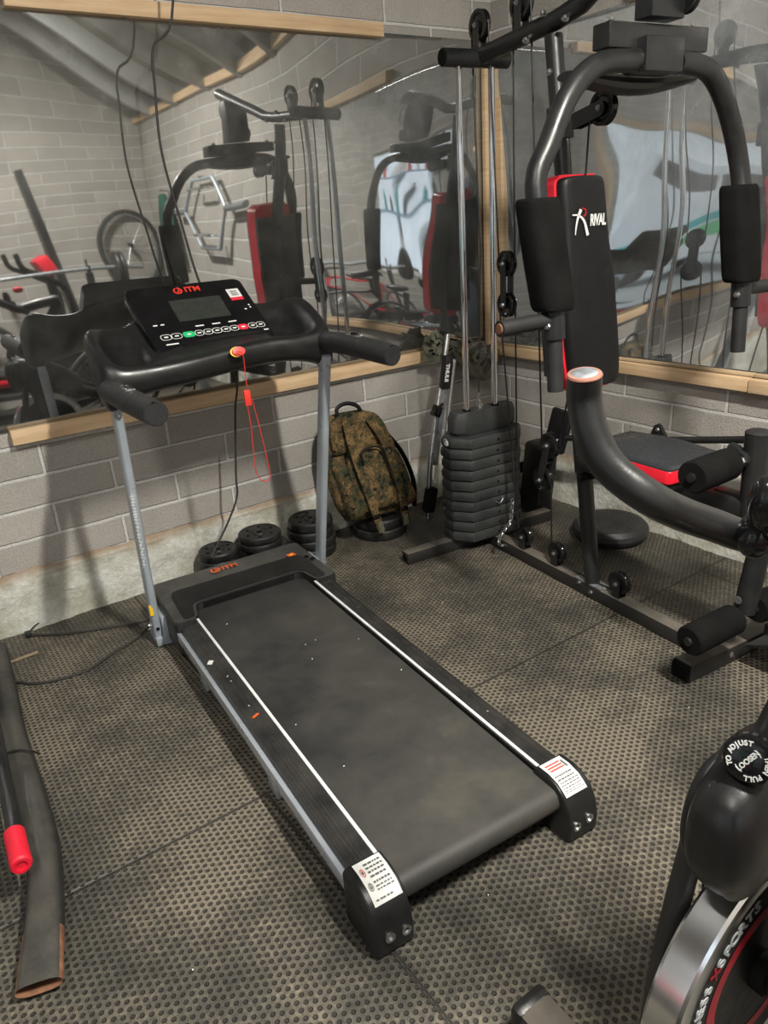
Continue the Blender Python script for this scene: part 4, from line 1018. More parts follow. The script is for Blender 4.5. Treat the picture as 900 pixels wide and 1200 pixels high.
# ------------------------------------------------------------------ black exercise frame leaning along the right wall
LF=thing('exercise_frame','folded black exercise frame with long bar leaning along the right wall','exercise frame',(-.15,-.6,0))
bm=B(); tube(bm,[(-.17,-.50,.36),(-.165,-1.0,.445),(-.15,-1.55,.555),(-.14,-1.85,.61)],.0135,14); obj('long_bar',bm,'frame',LF)
bm=B(); prism(bm,[(-1.045,.455),(-1.13,.475),(-1.098,.52),(-1.085,.528),(-1.072,.52)],-.172,-.156,lambda y,z,x:(x,y,z)); tb_=obj('triangle_bracket',bm,'frame',LF)
bm=B(); bolt(bm,(-.172,-1.088,.507),(-1,0,0),.009); obj('bolt',bm,'steel',tb_)
bm=B(); box(bm,(0,0,0),(.03,.115,.19),bev=.013,seg=3); bmesh.ops.transform(bm,matrix=MX.Translation(V((-.165,-.585,.405)))@MX.Rotation(.12,4,'X')@MX.Rotation(.2,4,'Y'),verts=bm.verts); obj('pad',bm,'leather',LF)
bm=B(); tube(bm,[(-.22,-.30,.155),(-.215,-.50,.25)],.024,16); obj('foam_grip',bm,'foam',LF)
bm=B(); box(bm,(0,0,0),(.10,.13,.34),bev=.02,seg=3); bmesh.ops.transform(bm,matrix=MX.Translation(V((-.20,-.50,.175)))@MX.Rotation(.12,4,'X'),verts=bm.verts); obj('base_block',bm,'plastic',LF)
bm=B(); tube(bm,[(-.17,-.53,.10),(-.17,-.57,.40)],.02,12); obj('arm',bm,'frame',LF)

# ------------------------------------------------------------------ bent black steel foot with a red-gripped lever, left edge
BF=thing('bent_machine_foot','flattened black steel tube with rusty open end and red-gripped lever at left edge','machine frame',(-2.5,-.9,0))
rings=[]; pts=catmull([(-2.47,-.20,.06),(-2.485,-.45,.05),(-2.505,-.72,.045),(-2.512,-1.0,.044),(-2.522,-1.20,.044),(-2.548,-1.36,.043),(-2.60,-1.545,.030)],7)
bm=B(); R=[]
n=len(pts)
for i,p in enumerate(pts):
    d=(pts[min(i+1,n-1)]-pts[max(i-1,0)]).normalized(); s=d.cross(V((0,0,1))).normalized(); k=max(0,(i/(n-1)-.82)/.18)
    w,h=.037+.006*k,.034-.019*k
    R.append([bm.verts.new(p+s*w*math.copysign(abs(math.cos(a))**(1-.4*k),math.cos(a))+V((0,0,1))*h*math.sin(a)) for a in [2*PI*j/20 for j in range(20)]])
for a,b in zip(R,R[1:]):
    for j in range(20):
        f_=bm.faces.new((a[j],a[(j+1)%20],b[(j+1)%20],b[j])); f_.material_index=1 if (R.index(b)>n-5 and j in (0,1,8,9,19)) else 0
bm.faces.new(R[0][::-1])
inn=[bm.verts.new(v.co+V((.003,.012,0))+(pts[-1]-v.co)*.12) for v in R[-1]]; deep=[bm.verts.new(v.co+V((.01,.05,0))) for v in inn]
for j in range(20):
    k=(j+1)%20; bm.faces.new((R[-1][j],R[-1][k],inn[k],inn[j])).material_index=1; bm.faces.new((inn[j],inn[k],deep[k],deep[j])).material_index=1
bm.faces.new(deep).material_index=1
obj('bent_tube',bm,['tubedust','rust'],BF)
bm=B(); tube(bm,[(-2.52,-.55,.20),(-2.545,-.88,.135),(-2.562,-1.16,.12),(-2.57,-1.24,.118)],.0165,14); obj('lever',bm,'frame',BF)
bm=B(); lathe(bm,[(0,0),(.020,0),(.0225,.004),(.022,.06),(.0225,.106),(.019,.112),(.012,.112),(.012,.108),(0,.108)],20,(-2.566,-1.205,.118),(-.035,-1,-.0)); obj('red_grip',bm,'red',BF)
bm=B(); box(bm,(-2.535,-.50,.13),(.03,.20,.14),MX.Rotation(.2,3,'X'),bev=.012); obj('pivot_plate',bm,'frame',BF)
bm=B(); lathe(bm,[(0,0),(.055,0),(.06,.01),(.06,.025),(.05,.03),(0,.03)],24,(-2.53,-.45,.10),(1,0,0)); obj('pivot_hub',bm,'foam',BF)
bm=B(); tube(bm,[(-2.6,-.80,.06),(-2.5,-.86,.088),(-2.46,-.87,.06)],.003,6,4); obj('cable_tie',bm,'cable',BF)

# ------------------------------------------------------------------ spin bike in the foreground (x forward, y towards the camera side)
SB=thing('spin_bike','black spin bike with chrome-rimmed flywheel at the lower right frame edge','exercise bike',(-1.72,-2.38,0),PI)
SF=wm(SB)
def sobj(name,bm,mat,parent=None,**k): return obj(name,bm,mat,parent or SB,frame=SF,**k)
def sw_(x,y,z): return SF.inverted()@V((x,y,z))
FC=V((-.01,0,.262)); FR=.222
bm=B(); lathe(bm,[(FR*.80,-.020),(FR*.86,-.0245),(FR*.985,-.0245),(FR,-.020),(FR,.020),(FR*.985,.0245),(FR*.86,.0245),(FR*.80,.020)],96,FC,(0,1,0)); fw=sobj('flywheel_rim',bm,'brushed')
bm=B(); lathe(bm,[(0,-.019),(FR*.88,-.019),(FR*.88,.0205),(0,.0205)],96,FC,(0,1,0)); fd=sobj('flywheel_disc',bm,'leather',fw)
def fpt(R,deg,h=.0212):
    a=math.radians(deg); return FC+V((-R*math.sin(a),h,R*math.cos(a)))
bm=B()
def arc(R0,R1,a0,a1,mi=0,h=.0212,n=40,taper=False):
    A=[];C=[]
    for i in range(n+1):
        q=i/n; a=a0+(a1-a0)*q; w=(R1-R0)*(math.sin(PI*q)**.5 if taper else 1); A.append(bm.verts.new(fpt(R1-w,a,h))); C.append(bm.verts.new(fpt(R1,a,h)))
    for i in range(n): bm.faces.new((A[i],A[i+1],C[i+1],C[i])).material_index=mi
arc(.112,.134,-150,10); arc(.112,.134,30,190)
sobj('red_band',bm,'ringred',fd,auto=False)
bm=B()
def ring_text(s,R,a0,step,size,mi):
    for i,ch_ in enumerate(s):
        if ch_==' ': continue
        a=a0+i*step; p=fpt(R,a,.0214); out=(p-FC); out.y=0; out.normalize(); x=V((0,1,0)).cross(out)*-1
        xr=V((-math.cos(math.radians(a)),0,-math.sin(math.radians(a))))
        join(bm,text_bm(ch_,size,bold=.0008),basis(p,xr,(0,1,0)),mi)
ring_text('FITNESS',.158,-98,6.0,.027,0); ring_text('X',.158,-53,6,.025,1); ring_text('SPORTS',.158,-47,6.6,.030,0)
sobj('flywheel_lettering',bm,['greyprint','ringred'],fd,auto=False)
for s in (-1,1):
    bm=B(); lathe(bm,[(0,0),(.03,0),(.03,.02),(.018,.025),(.018,.04),(0,.04)],24,FC+V((0,s*.02,0)),(0,s,0)); sobj('hub',bm,'foam',fw)
# front fork leg, stabiliser
for s in (-1,1):
    bm=B(); tube(bm,[V((.04,s*.040,.60)),V((.015,s*.050,.45)),V((-.01,s*.052,.262))],[.036,.034,.030],14,5,ry=.010,up=(1,0,0)); sobj('fork_blade',bm,'frame_dusty')
bm=B(); tube(bm,[V((.085,-.046,.54)),V((.118,-.046,.40)),V((.132,-.046,.30)),V((.140,-.046,.25)),V((.158,-.045,.05))],[.020,.022,.027,.020,.018],16,6,ry=.016,up=(1,0,0)); sobj('front_leg',bm,'frame_dusty')
bm=B(); tube(bm,[V((.0,.078,.50)),V((-.10,.082,.34)),V((-.22,.080,.10))],[.05,.045,.03],16,5,ry=.018,up=(1,0,0)); sobj('frame_tube',bm,'frame_dusty')
bm=B(); box(bm,(.19,.0,.035),(.07,.50,.062),bev=.012); stb=sobj('front_stabiliser',bm,'frame_dusty')
bm=B(); box(bm,(.19,-.245,.035),(.076,.03,.068),bev=.012); sobj('stabiliser_cap',bm,'plastic',stb)
bm=B(); box(bm,(-.95,.0,.035),(.07,.54,.062),bev=.012); sobj('rear_stabiliser',bm,'frame_dusty')
bm=B(); tube(bm,[V((-.95,0,.06)),V((-.45,0,.34)),V((.05,0,.60))],.035,16); sobj('main_beam',bm,'frame')
# shroud over the wheel: rounded lobes
def lobe(c,rx,ry,rz,rot=0,p=.8):
    bm=B(); rings=[]
    for i in range(1,14):
        ph=PI*i/14; rings.append([V((rx*math.copysign(abs(math.sin(ph)*math.cos(a))**p,math.cos(a)),ry*math.copysign(abs(math.sin(ph)*math.sin(a))**p,math.sin(a)),rz*math.cos(ph))) for a in [2*PI*j/28 for j in range(28)]])
    loft(bm,rings); bmesh.ops.transform(bm,matrix=MX.Translation(V(c))@MX.Rotation(rot,4,'Y'),verts=bm.verts); return bm
bm=B(); rings=[]
for x_,z0,z1,w_,yc in ((.198,.575,.63,.018,.012),(.192,.553,.655,.030,.014),(.178,.532,.675,.040,.015),(.15,.514,.690,.047,.013),(.11,.498,.698,.052,.008),(.06,.488,.700,.058,.002),(0,.480,.690,.060,0),(-.08,.474,.67,.058,0),(-.16,.462,.63,.052,0),(-.23,.44,.57,.044,0),(-.25,.45,.54,.03,0)):
    zc,hz_=(z0+z1)/2,(z1-z0)/2
    x_=x_*.86 if x_>0 else x_
    rings.append([V((x_,yc+w_*math.copysign(abs(math.cos(a))**.75,math.cos(a)),zc+hz_*math.copysign(abs(math.sin(a))**.85,math.sin(a)))) for a in [2*PI*j/28 for j in range(28)]])
loft(bm,rings); sobj('wheel_shroud',bm,'plastic',sub=1)
sobj('shroud_lobe',lobe((.096,-.024,.602),.056,.022,.082,-.12,.9),'plastic',sub=1)
sobj('shroud_lobe',lobe((.102,.034,.592),.060,.026,.080,-.25,.95),'plastic',sub=1)
bm=B(); tube(bm,[V((.03,0,.66)),V((-.20,0,.93)),V((-.16,0,.955)),V((-.02,0,.935))],.026,20,5); sobj('handlebar_post',bm,'frame')
# adjusting knob with printed ring
kc2=sw_(-1.842,-2.405,.722); kn=(SF.inverted().to_3x3()@(V((-2.5372,-2.7386,1.3257))-V((-1.842,-2.405,.722)))).normalized(); kn=(kn+V((.45,.0,-.25))).normalized()
bm=B(); lathe(bm,[(0,-.045),(.012,-.045),(.014,-.024),(.024,-.022),(.0285,-.016),(.0295,-.004),(.0275,.0),(.0245,.0015),(0,.002)],36,kc2,kn); kb=sobj('adjusting_knob',bm,'gloss')
fx=frame_of(kn); upv=(V((0,0,1))-kn*kn.z).normalized(); rt=upv.cross(kn)
def kpt(R,deg,h=.0026):
    a=math.radians(deg); return kc2+rt*(R*math.sin(a))+upv*(R*math.cos(a))+kn*h
bm=B()
def ktext(s,R,a0,step,size,inward=False):
    for i,ch_ in enumerate(s):
        if ch_==' ': continue
        a=a0+i*step; p=kpt(R,a); o_=(p-kc2-kn*.0026).normalized(); join(bm,text_bm(ch_,size,bold=.0003,depth=.0003),basis(p,o_.cross(kn),kn))
ktext('TO ADJUST',.0205,-118,14.5,.0082); ktext('THEN PULL',.0205,62,14.5,.0082)
join(bm,text_bm('LOOSEN',.0085,bold=.0003,depth=.0003),basis(kc2+kn*.0026,(rt*.55+upv*.85).normalized(),kn))
def karc(a0,a1):
    A=[];C=[]
    for i in range(11):
        a=a0+(a1-a0)*i/10; A.append(bm.verts.new(kpt(.0145,a))); C.append(bm.verts.new(kpt(.0158,a)))
    for i in range(10): bm.faces.new((A[i],A[i+1],C[i+1],C[i]))
karc(15,55); karc(195,235)
sobj('knob_lettering',bm,'white',kb,auto=False)
# handlebar with upturned horns
horn=[(-1.882,-2.181,1.143),(-1.877,-2.178,1.113),(-1.878,-2.192,1.074),(-1.872,-2.216,1.038),(-1.850,-2.254,1.006),(-1.806,-2.271,.977),(-1.766,-2.292,.956),(-1.738,-2.311,.941),(-1.70,-2.335,.93)]
hp=[sw_(*p) for p in horn]
for s in (1,-1):
    P=[V((p.x,p.y*s,p.z)) for p in hp]
    bm=B(); tube(bm,P,[.0200,.0208,.0208,.0200,.0192],22,4); h_=sobj('handlebar_horn',bm,'grip' if False else 'plastic')
    d=(P[0]-P[1]).normalized()
    bm=B(); lathe(bm,[(.0150,.0),(.0201,.0),(.0203,.0015),(.0190,.0035),(.0150,.0042)],28,P[0],d); sobj('horn_ring',bm,'copper',h_)
    bm=B(); lathe(bm,[(0,.0005),(.0178,.0005),(.0178,.003),(.012,.0058),(0,.0068)],28,P[0],d); sobj('horn_plug',bm,'dull',h_)
bm=B(); tube(bm,[V((-.03,-.05,.93)),V((-.03,.05,.93))],.024,18); sobj('handlebar_joint',bm,'gloss')
sobj('brake_knob',lobe(sw_(-1.768,-2.349,1.0),.020,.022,.036,.15,1.0),'gloss',sub=1)
sobj('clamp_cover',lobe(sw_(-1.752,-2.333,.955),.022,.022,.03,-.3,1.0),'gloss',sub=1)
bm=B(); box(bm,sw_(-1.70,-2.36,1.035),(.05,.05,.03),bev=.012); sobj('phone_rest',bm,'red')
bm=B(); box(bm,(-.45,0,.62),(.05,.05,.44),MX.Rotation(.2,3,'Y'),bev=.01); sobj('seat_post',bm,'frame')
sobj('saddle',lobe((-.52,0,.88),.14,.075,.035,.0,.9),'leather',sub=1)

# ------------------------------------------------------------------ things along the wall behind the camera (seen in the mirrors)
def seg(bm,a,b,r_=.014,n=12): tube(bm,[V(a),V(b)],r_,n)
UP=thing('slotted_upright','tall slotted black steel post leaning on the back wall','steel post',(-.82,-4.45,0))
bm=B(); a,b=V((-.82,-4.42,.0)),V((-1.20,-4.60,1.95)); d=(b-a).normalized(); F=MX((d.cross(V((0,1,0))).normalized(),V((0,1,0))-d*d.y,d)).transposed()
box(bm,(a+b)/2,(.055,.008,(b-a).length),F); box(bm,(a+b)/2+F@V((.026,-.02,0)),(.006,.045,(b-a).length),F); obj('angle_iron',bm,'frame',UP)
bm=B()
for k in range(36): box(bm,a+d*(.05+.053*k)+F@V((0,-.0055,0)),(.010,.003,.022),F)
o=obj('slots',bm,'dull',UP); o['kind']='stuff'
def wheel(name,c,R,axis,parent):
    bm=B(); pr_=[(R-.045+.022*math.cos(t),.022*math.sin(t)) for t in [2*PI*k/10 for k in range(11)]]
    lathe(bm,[(r_+.022,h) for r_,h in pr_],48,c,axis); ty=obj('tyre',bm,'tyre',parent)
    bm=B(); lathe(bm,[(R-.05,-.011),(R-.062,-.011),(R-.062,.011),(R-.05,.011)],48,c,axis); obj('rim',bm,'dull',parent)
    bm=B(); F_=frame_of(axis)
    for k in range(28):
        a_=2*PI*k/28; seg(bm,V(c)+F_@V((.015*math.cos(a_+.5*(-1)**k),.015*math.sin(a_+.5*(-1)**k),.02*(-1)**k)),V(c)+F_@V(((R-.055)*math.cos(a_),(R-.055)*math.sin(a_),0)),.0014,4)
    o=obj('spokes',bm,'steel',parent); o['kind']='stuff'
    bm=B(); lathe(bm,[(0,-.045),(.016,-.045),(.016,.045),(0,.045)],14,c,axis); obj('hub',bm,'foam',parent)
W_=thing('spare_wheel','black bicycle wheel hung on the back wall near the room corner','wheel',(-.32,-4.62,.82)); wheel('w',(-.32,-4.63,1.155),.34,(0.12,1,0),W_)
bm=B(); seg(bm,(-.32,-4.72,1.455),(-.32,-4.58,1.455),.006); obj('wall_hook',bm,'steel',W_)
def bicycle(label,c,rot,col,lay=0):
    t=thing('bicycle',label,'bicycle',c,rot); k0=len(bpy.data.objects)
    Fm=wm(t)@MX.Rotation(lay,4,'X')
    def bo(n,bm,m): return obj(n,bm,m,t,frame=Fm)
    for nm,x in (('front_wheel',.52),('rear_wheel',-.50)):
        bm=B(); lathe(bm,[(.325+.02*math.cos(q),.02*math.sin(q)) for q in [2*PI*k/8 for k in range(9)]],40,(x,0,.345),(0,1,0)); w_=bo(nm,bm,'tyre')
        bm=B(); lathe(bm,[(.306,-.01),(.292,-.01),(.292,.01),(.306,.01)],40,(x,0,.345),(0,1,0)); obj('rim',bm,'steel',w_,frame=Fm)
        bm=B()
        for k in range(20):
            a_=2*PI*k/20; seg(bm,(x,.02*(-1)**k,.345),(x+.295*math.cos(a_),0,.345+.295*math.sin(a_)),.0014,4)
        o=obj('spokes',bm,'steel',w_,frame=Fm); o['kind']='stuff'
    bm=B(); bb_=(-.05,0,.30); seat=(-.20,0,.78); hd_=(.36,0,.80); h2=(.40,0,.68)
    for p,q in ((bb_,seat),(seat,hd_),(bb_,h2),(hd_,h2)): seg(bm,p,q,.017)
    for s in (-1,1): seg(bm,bb_,(-.50,s*.05,.345),.010); seg(bm,seat,(-.50,s*.05,.345),.009)
    bo('frame',bm,col)
    bm=B(); 
    for s in (-1,1): seg(bm,(.405,s*.04,.66),(.52,s*.05,.345),.013)
    seg(bm,(.405,-.04,.66),(.405,.04,.66),.013); bo('fork',bm,'frame')
    bm=B(); tube(bm,[(.30,-.30,.96),(.36,-.12,.93),(.36,.12,.93),(.30,.30,.96)],.013,10,5); seg(bm,(.36,0,.93),(.36,0,.80),.014); bo('handlebar',bm,'frame')
    bm=B(); seg(bm,seat,(-.235,0,.88),.013); bo('seat_post',bm,'steel')
    bm=lobe((-.24,0,.90),.13,.06,.03,0,.9); bo('saddle',bm,'leather')
    bm=B(); lathe(bm,[(0,-.004),(.09,-.004),(.09,.004),(0,.004)],28,(-.05,-.05,.30),(0,1,0)); seg(bm,(-.05,-.06,.30),(.08,-.07,.18),.009); seg(bm,(-.05,.06,.30),(-.18,.07,.42),.009); box(bm,(.08,-.11,.18),(.08,.08,.02)); box(bm,(-.18,.11,.42),(.08,.08,.02)); bo('crank_set',bm,'frame')
    return t
bicycle('red and black bicycle standing against the back wall',(-2.2,-4.52,.0),0,'red')
bicycle('black bicycle parked between the multi-gym and the barbell stands',(-.72,-2.75,.0),PI*.93,'frame')
# barbell on two stands
BB=thing('barbell','long steel barbell resting across two black stands by the back wall','barbell',(-1.6,-3.62,1.03))
bm=B(); seg(bm,(-2.55,-3.62,1.03),(-.55,-3.66,1.035),.0135,14); obj('bar',bm,'dull',BB)
for x in (-2.35,-2.31,-.78,-.74):
    bm=B(); lathe(bm,[(.014,-.015),(.11,-.015),(.115,0),(.11,.015),(.014,.015)],30,(x,-3.63,1.03),(1,0,0)); obj('disc',bm,'vinyl',BB)
ST=None
for x,nm in ((-2.1,'left'),(-1.0,'right')):
    t=thing('rack_stand','black rack stand holding the %s end of the barbell'%nm,'rack stand',(x,-3.64,0))
    bm=B(); box(bm,(x,-3.64,.51),(.05,.05,1.0),bev=.004); obj('upright',bm,'frame',t)
    bm=B(); box(bm,(x,-3.64,.025),(.06,.55,.05),bev=.004); obj('foot',bm,'frame',t)
    bm=B(); tube(bm,bent([(x,-3.60,1.06),(x,-3.60,1.000),(x,-3.66,1.000),(x,-3.67,1.10)],.01),.008,8); obj('cradle',bm,'frame',t)
# bench with red pad
BN=thing('weight_bench','weight bench with black top and red padded edge by the back wall','bench',(-2.0,-3.25,0))
bm=B(); box(bm,(-1.95,-3.2,.47),(.95,.28,.05),bev=.02); b_=obj('pad',bm,'redleather',BN)
bm=B(); box(bm,(-1.95,-3.2,.505),(.93,.26,.035),bev=.015); obj('pad_cover',bm,'leather',b_)
bm=B(); box(bm,(-1.95,-3.2,.42),(1.0,.05,.05)); 
for x in (-2.4,-1.5): seg(bm,(x,-3.2,.42),(x,-3.2,.03),.025); seg(bm,(x,-3.42,.028),(x,-2.98,.028),.025)
obj('bench_frame',bm,'frame',BN)
# dumbbells on the mat
def dumbbell(x,y,rot,lab):
    t=thing('dumbbell',lab,'dumbbell',(x,y,0),rot,'dumbbells by the back wall'); Fm=wm(t)
    bm=B(); lathe(bm,[(0,-.15),(.013,-.15),(.013,.15),(0,.15)],12,(0,0,.072),(1,0,0)); obj('handle',bm,'chrome',t,frame=Fm)
    for s in (-1,1):
        for k,(h,r_) in enumerate(((.085,.072),(.112,.060))):
            bm=B(); lathe(bm,[(.012,-.012),(r_*.9,-.012),(r_,-.006),(r_,.006),(r_*.9,.012),(.012,.012)],26,(s*h,0,.072),(1,0,0)); obj('plate',bm,'vinyl',t,frame=Fm)
for i,(x,y,q,l) in enumerate(((-1.66,-2.86,.3,'black dumbbell in front of the red-edged bench, nearest the multi-gym'),(-2.08,-2.90,.1,'black dumbbell in front of the middle of the bench'),(-2.48,-2.86,-.3,'black dumbbell in front of the far end of the bench'))): dumbbell(x,y-.0,q,l)
# cross trainer with red console
CT=thing('cross_trainer','black cross trainer with red console and curved handles by the back wall','cross trainer',(-1.45,-4.12,0))
def cto(n,bm,m): return obj(n,bm,m,CT)
bm=B(); box(bm,(-1.45,-4.12,.05),(1.2,.08,.06),bev=.01); box(bm,(-2.0,-4.12,.04),(.07,.5,.06),bev=.01); box(bm,(-.9,-4.12,.04),(.07,.5,.06),bev=.01); cto('base',bm,'frame')
bm=B(); lathe(bm,[(0,-.09),(.20,-.09),(.25,-.06),(.25,.06),(.20,.09),(0,.09)],36,(-1.15,-4.12,.36),(0,1,0)); cto('wheel_cover',bm,'plastic')
bm=B(); tube(bm,[(-1.12,-4.12,.5),(-1.18,-4.12,1.02)],.035,14); cto('mast',bm,'frame')
bm=B(); box(bm,(-1.20,-4.12,1.07),(.10,.24,.15),MX.Rotation(-.5,3,'Y'),bev=.02); cto('console',bm,'red')
for s in (-1,1):
    bm=B(); tube(bm,[(-1.42,-4.12+s*.25,1.20),(-1.38,-4.12+s*.24,1.08),(-1.25,-4.12+s*.22,1.0),(-1.10,-4.12+s*.17,.85),(-1.12,-4.12+s*.16,.45)],.018,12,6); cto('swing_handle',bm,'foam')
    bm=B(); box(bm,(-1.75,-4.12+s*.15,.24),(.36,.13,.04),bev=.012); cto('foot_pedal',bm,'plastic')
# hex bar hanging on the right wall
HB=thing('hex_bar','grey steel hexagonal lifting bar hung on the right wall','hex bar',(-.08,-3.2,1.15))
hx=[(-.07,-2.75,1.43),(-.07,-2.98,1.68),(-.07,-3.35,1.68),(-.07,-3.58,1.43),(-.07,-3.35,1.18),(-.07,-2.98,1.18),(-.07,-2.75,1.43)]
bm=B()
for a,b in zip(hx,hx[1:]): seg(bm,a,b,.016)
obj('hexagon_frame',bm,'grey',HB)
bm=B(); seg(bm,(-.07,-2.45,1.43),(-.07,-2.76,1.43),.023,16); seg(bm,(-.07,-3.57,1.43),(-.07,-3.80,1.43),.023,16); obj('sleeves',bm,'dull',HB)
for z in (1.26,1.60):
    bm=B(); tube(bm,bent([(-.07,-3.02,z),(-.14,-3.02,z),(-.14,-3.30,z),(-.07,-3.30,z)],.02),.012,10); obj('lift_handle',bm,'chrome',HB)
bm=B(); seg(bm,(0.0,-3.16,1.69),(-.10,-3.16,1.70),.008); obj('wall_peg',bm,'dull',HB)
# green shirt on a peg
SH=thing('green_shirt','dark green shirt hanging on a peg on the right wall','shirt',(-.05,-4.02,1.05))
bm=B(); rings=[]
for k in range(15):
    q=k/14; z=1.62-.55*q; w=.05+.14*min(1,q*2.2); ring=[]
    for j in range(30):
        a=2*PI*j/30; fold=.016*math.sin(a*6+q*2)*(.3+q); ring.append(V((-.075-.035*math.sin(a)-fold*.5,-4.08+(w+fold)*math.cos(a),z+.02*math.sin(a*2)*q)))
    rings.append(ring)
loft(bm,rings); obj('shirt_body',bm,'shirt',SH,sub=1)
bm=B(); tube(bm,[(-.10,-3.97,1.50),(-.11,-3.94,1.36),(-.10,-3.96,1.22)],[.035,.045,.05],14,5,ry=.03); obj('sleeve',bm,'shirt',SH)
bm=B(); seg(bm,(0,-4.08,1.64),(-.10,-4.08,1.65),.008); obj('peg',bm,'dull',SH)
# low machines to the left, seen twice over in the corner mirrors
RM=thing('rowing_machine','black and red rowing machine on the floor in the middle of the room','rowing machine',(-4.1,-2.9,0),.4); Rf=wm(RM)
def rmo(n,bm,m): return obj(n,bm,m,RM,frame=Rf)
bm=B(); box(bm,(0,0,.16),(1.5,.06,.05),bev=.005); rmo('rail',bm,'steel')
bm=B(); box(bm,(-.75,0,.09),(.06,.5,.16),bev=.01); box(bm,(.7,0,.09),(.06,.4,.16),bev=.01); rmo('feet',bm,'frame')
bm=B(); lathe(bm,[(0,-.07),(.20,-.07),(.24,-.04),(.24,.04),(.20,.07),(0,.07)],36,(-.66,0,.40),(0,1,0)); rmo('fan_housing',bm,'plastic')
bm=B(); box(bm,(.25,0,.235),(.30,.24,.07),bev=.03); rmo('seat',bm,'redleather')
bm=B(); box(bm,(-.50,0,.72),(.03,.20,.14),bev=.012); seg(bm,(-.66,0,.5),(-.52,0,.70),.016); rmo('monitor',bm,'gloss')
AB=thing('ab_bench','small folding bench with red and white padded seat','bench',(-3.45,-1.9,0),-.5); Af=wm(AB)
bm=B(); box(bm,(0,0,.33),(.42,.30,.06),bev=.02); obj('seat',bm,'redleather',AB,frame=Af)
bm=B(); box(bm,(0,0,.365),(.40,.28,.02),bev=.008); obj('seat_top',bm,'grey',AB,frame=Af)
bm=B()
for s in (-1,1): seg(bm,(-.3,s*.13,.02),(.22,s*.13,.32),.016); seg(bm,(.3,s*.13,.02),(-.22,s*.13,.32),.016)
seg(bm,(-.3,-.2,.02),(-.3,.2,.02),.018); seg(bm,(.3,-.2,.02),(.3,.2,.02),.018); obj('bench_frame',bm,'frame',AB,frame=Af)
# shelves of bottles by the back window
SF_=thing('window_shelf','pale blue shelf unit standing in the back wall window','shelf',(-3.25,-4.72,.95))
for z in (1.28,1.62):
    bm=B(); box(bm,(-3.25,-4.74,z),(.98,.16,.02)); obj('board',bm,'lightblue',SF_)
for k in range(12):
    x=-2.85-.075*k; z=1.291 if k%2 else 1.631; h=.13+.05*((k*7)%3); r_=.025
    o=B(); lathe(o,[(0,0),(r_,0),(r_,h*.65),(r_*.45,h*.8),(r_*.45,h),(0,h)],16,(x,-4.74,z)); bo_=obj('bottle',o,['paintwhite','teal','red','slate'][k%4]); recenter(bo_); tag(bo_,'%s bottle at the %s of the %s shelf in the back window'%(['white','teal','red','dark'][k%4],['gym end','middle','door end'][k//4],'lower' if k%2 else 'upper'),'bottle','bottles in the back window')
bm=B()
for x in (-2.78,-3.25,-3.72): box(bm,(x,YB-.10,1.475),(.05,.06,1.05))
for z in (.975,1.975): box(bm,(-3.25,YB-.10,z),(1.0,.06,.05))
wf=struct('window_1',bm,'paintwhite')
# ------------------------------------------------------------------ outside the open door
bm=B(); box(bm,(-16,-3,-.06),(21,26,.1)); struct('ground_outside',bm,'concrete',auto=False)
HS=thing('outbuilding','pale boarded building across the yard outside the open door','building',(-13,-3,0))
bm=B(); box(bm,(-13.5,-4,1.6),(1.5,13,3.4)); 
obj('wall',bm,'paintwhite',HS)
bm=B(); prism(bm,[(-14.6,3.2),(-12.4,3.2),(-13.5,4.3)],-11,3,lambda x,z,y:(x,y,z)); obj('roof',bm,'slate',HS)
for y in (-6.5,-3.6): 
    bm=B(); box(bm,(-12.73,y,1.5),(.06,1.1,1.1),bev=.02); w_=obj('window',bm,'slate',HS)
VN=thing('parked_van','white van with teal and green stripes parked outside the open door','van',(-8.8,-4,0))
prof=[(-6.4,.35),(-6.4,.95),(-6.1,1.15),(-5.6,1.25),(-5.05,1.85),(-4.7,2.0),(-2.2,2.0),(-2.0,1.85),(-1.9,.5),(-2.0,.35)]
def vx(y,z,x): return (x-(.12*max(0,z-1.0))*(1 if x>-8.8 else -1),y,z)
bm=B(); prism(bm,prof,-9.7,-7.9,vx); body=obj('body',bm,'paintwhite',VN,bevel=.05)
bm=B(); prism(bm,[(-5.35,1.28),(-4.95,1.78),(-4.2,1.78),(-4.2,1.28)],-7.99,-7.955,lambda y,z,x:(x,y,z)); obj('side_window',bm,'gloss',VN)
bm=B(); prism(bm,[(-4.05,1.28),(-4.05,1.78),(-2.4,1.78),(-2.35,1.28)],-7.99,-7.955,lambda y,z,x:(x,y,z)); obj('side_window',bm,'gloss',VN)
bm=B(); prism(bm,[(-6.2,.80),(-2.0,1.0),(-2.0,1.16),(-4.0,1.02),(-6.2,.92)],-7.92,-7.89,lambda y,z,x:(x,y,z)); obj('stripe',bm,'teal',VN)
bm=B(); prism(bm,[(-5.4,.62),(-2.0,.72),(-2.0,.94),(-4.4,.84)],-7.92,-7.888,lambda y,z,x:(x,y,z)); obj('stripe',bm,'paintgreen',VN)
for y in (-5.6,-2.8):
    for x in (-7.95,-9.65):
        bm=B(); lathe(bm,[(0,-.09),(.2,-.09),(.32,-.07),(.34,0),(.32,.07),(.2,.09),(0,.09)],32,(x,y,.34),(1,0,0)); w_=obj('wheel',bm,'tyre',VN)
        bm=B(); lathe(bm,[(0,0),(.18,0),(.16,.02),(0,.03)],20,(x+(.09 if x>-9 else -.09),y,.34),(1 if x>-9 else -1,0,0)); obj('hub_cap',bm,'dull',w_)
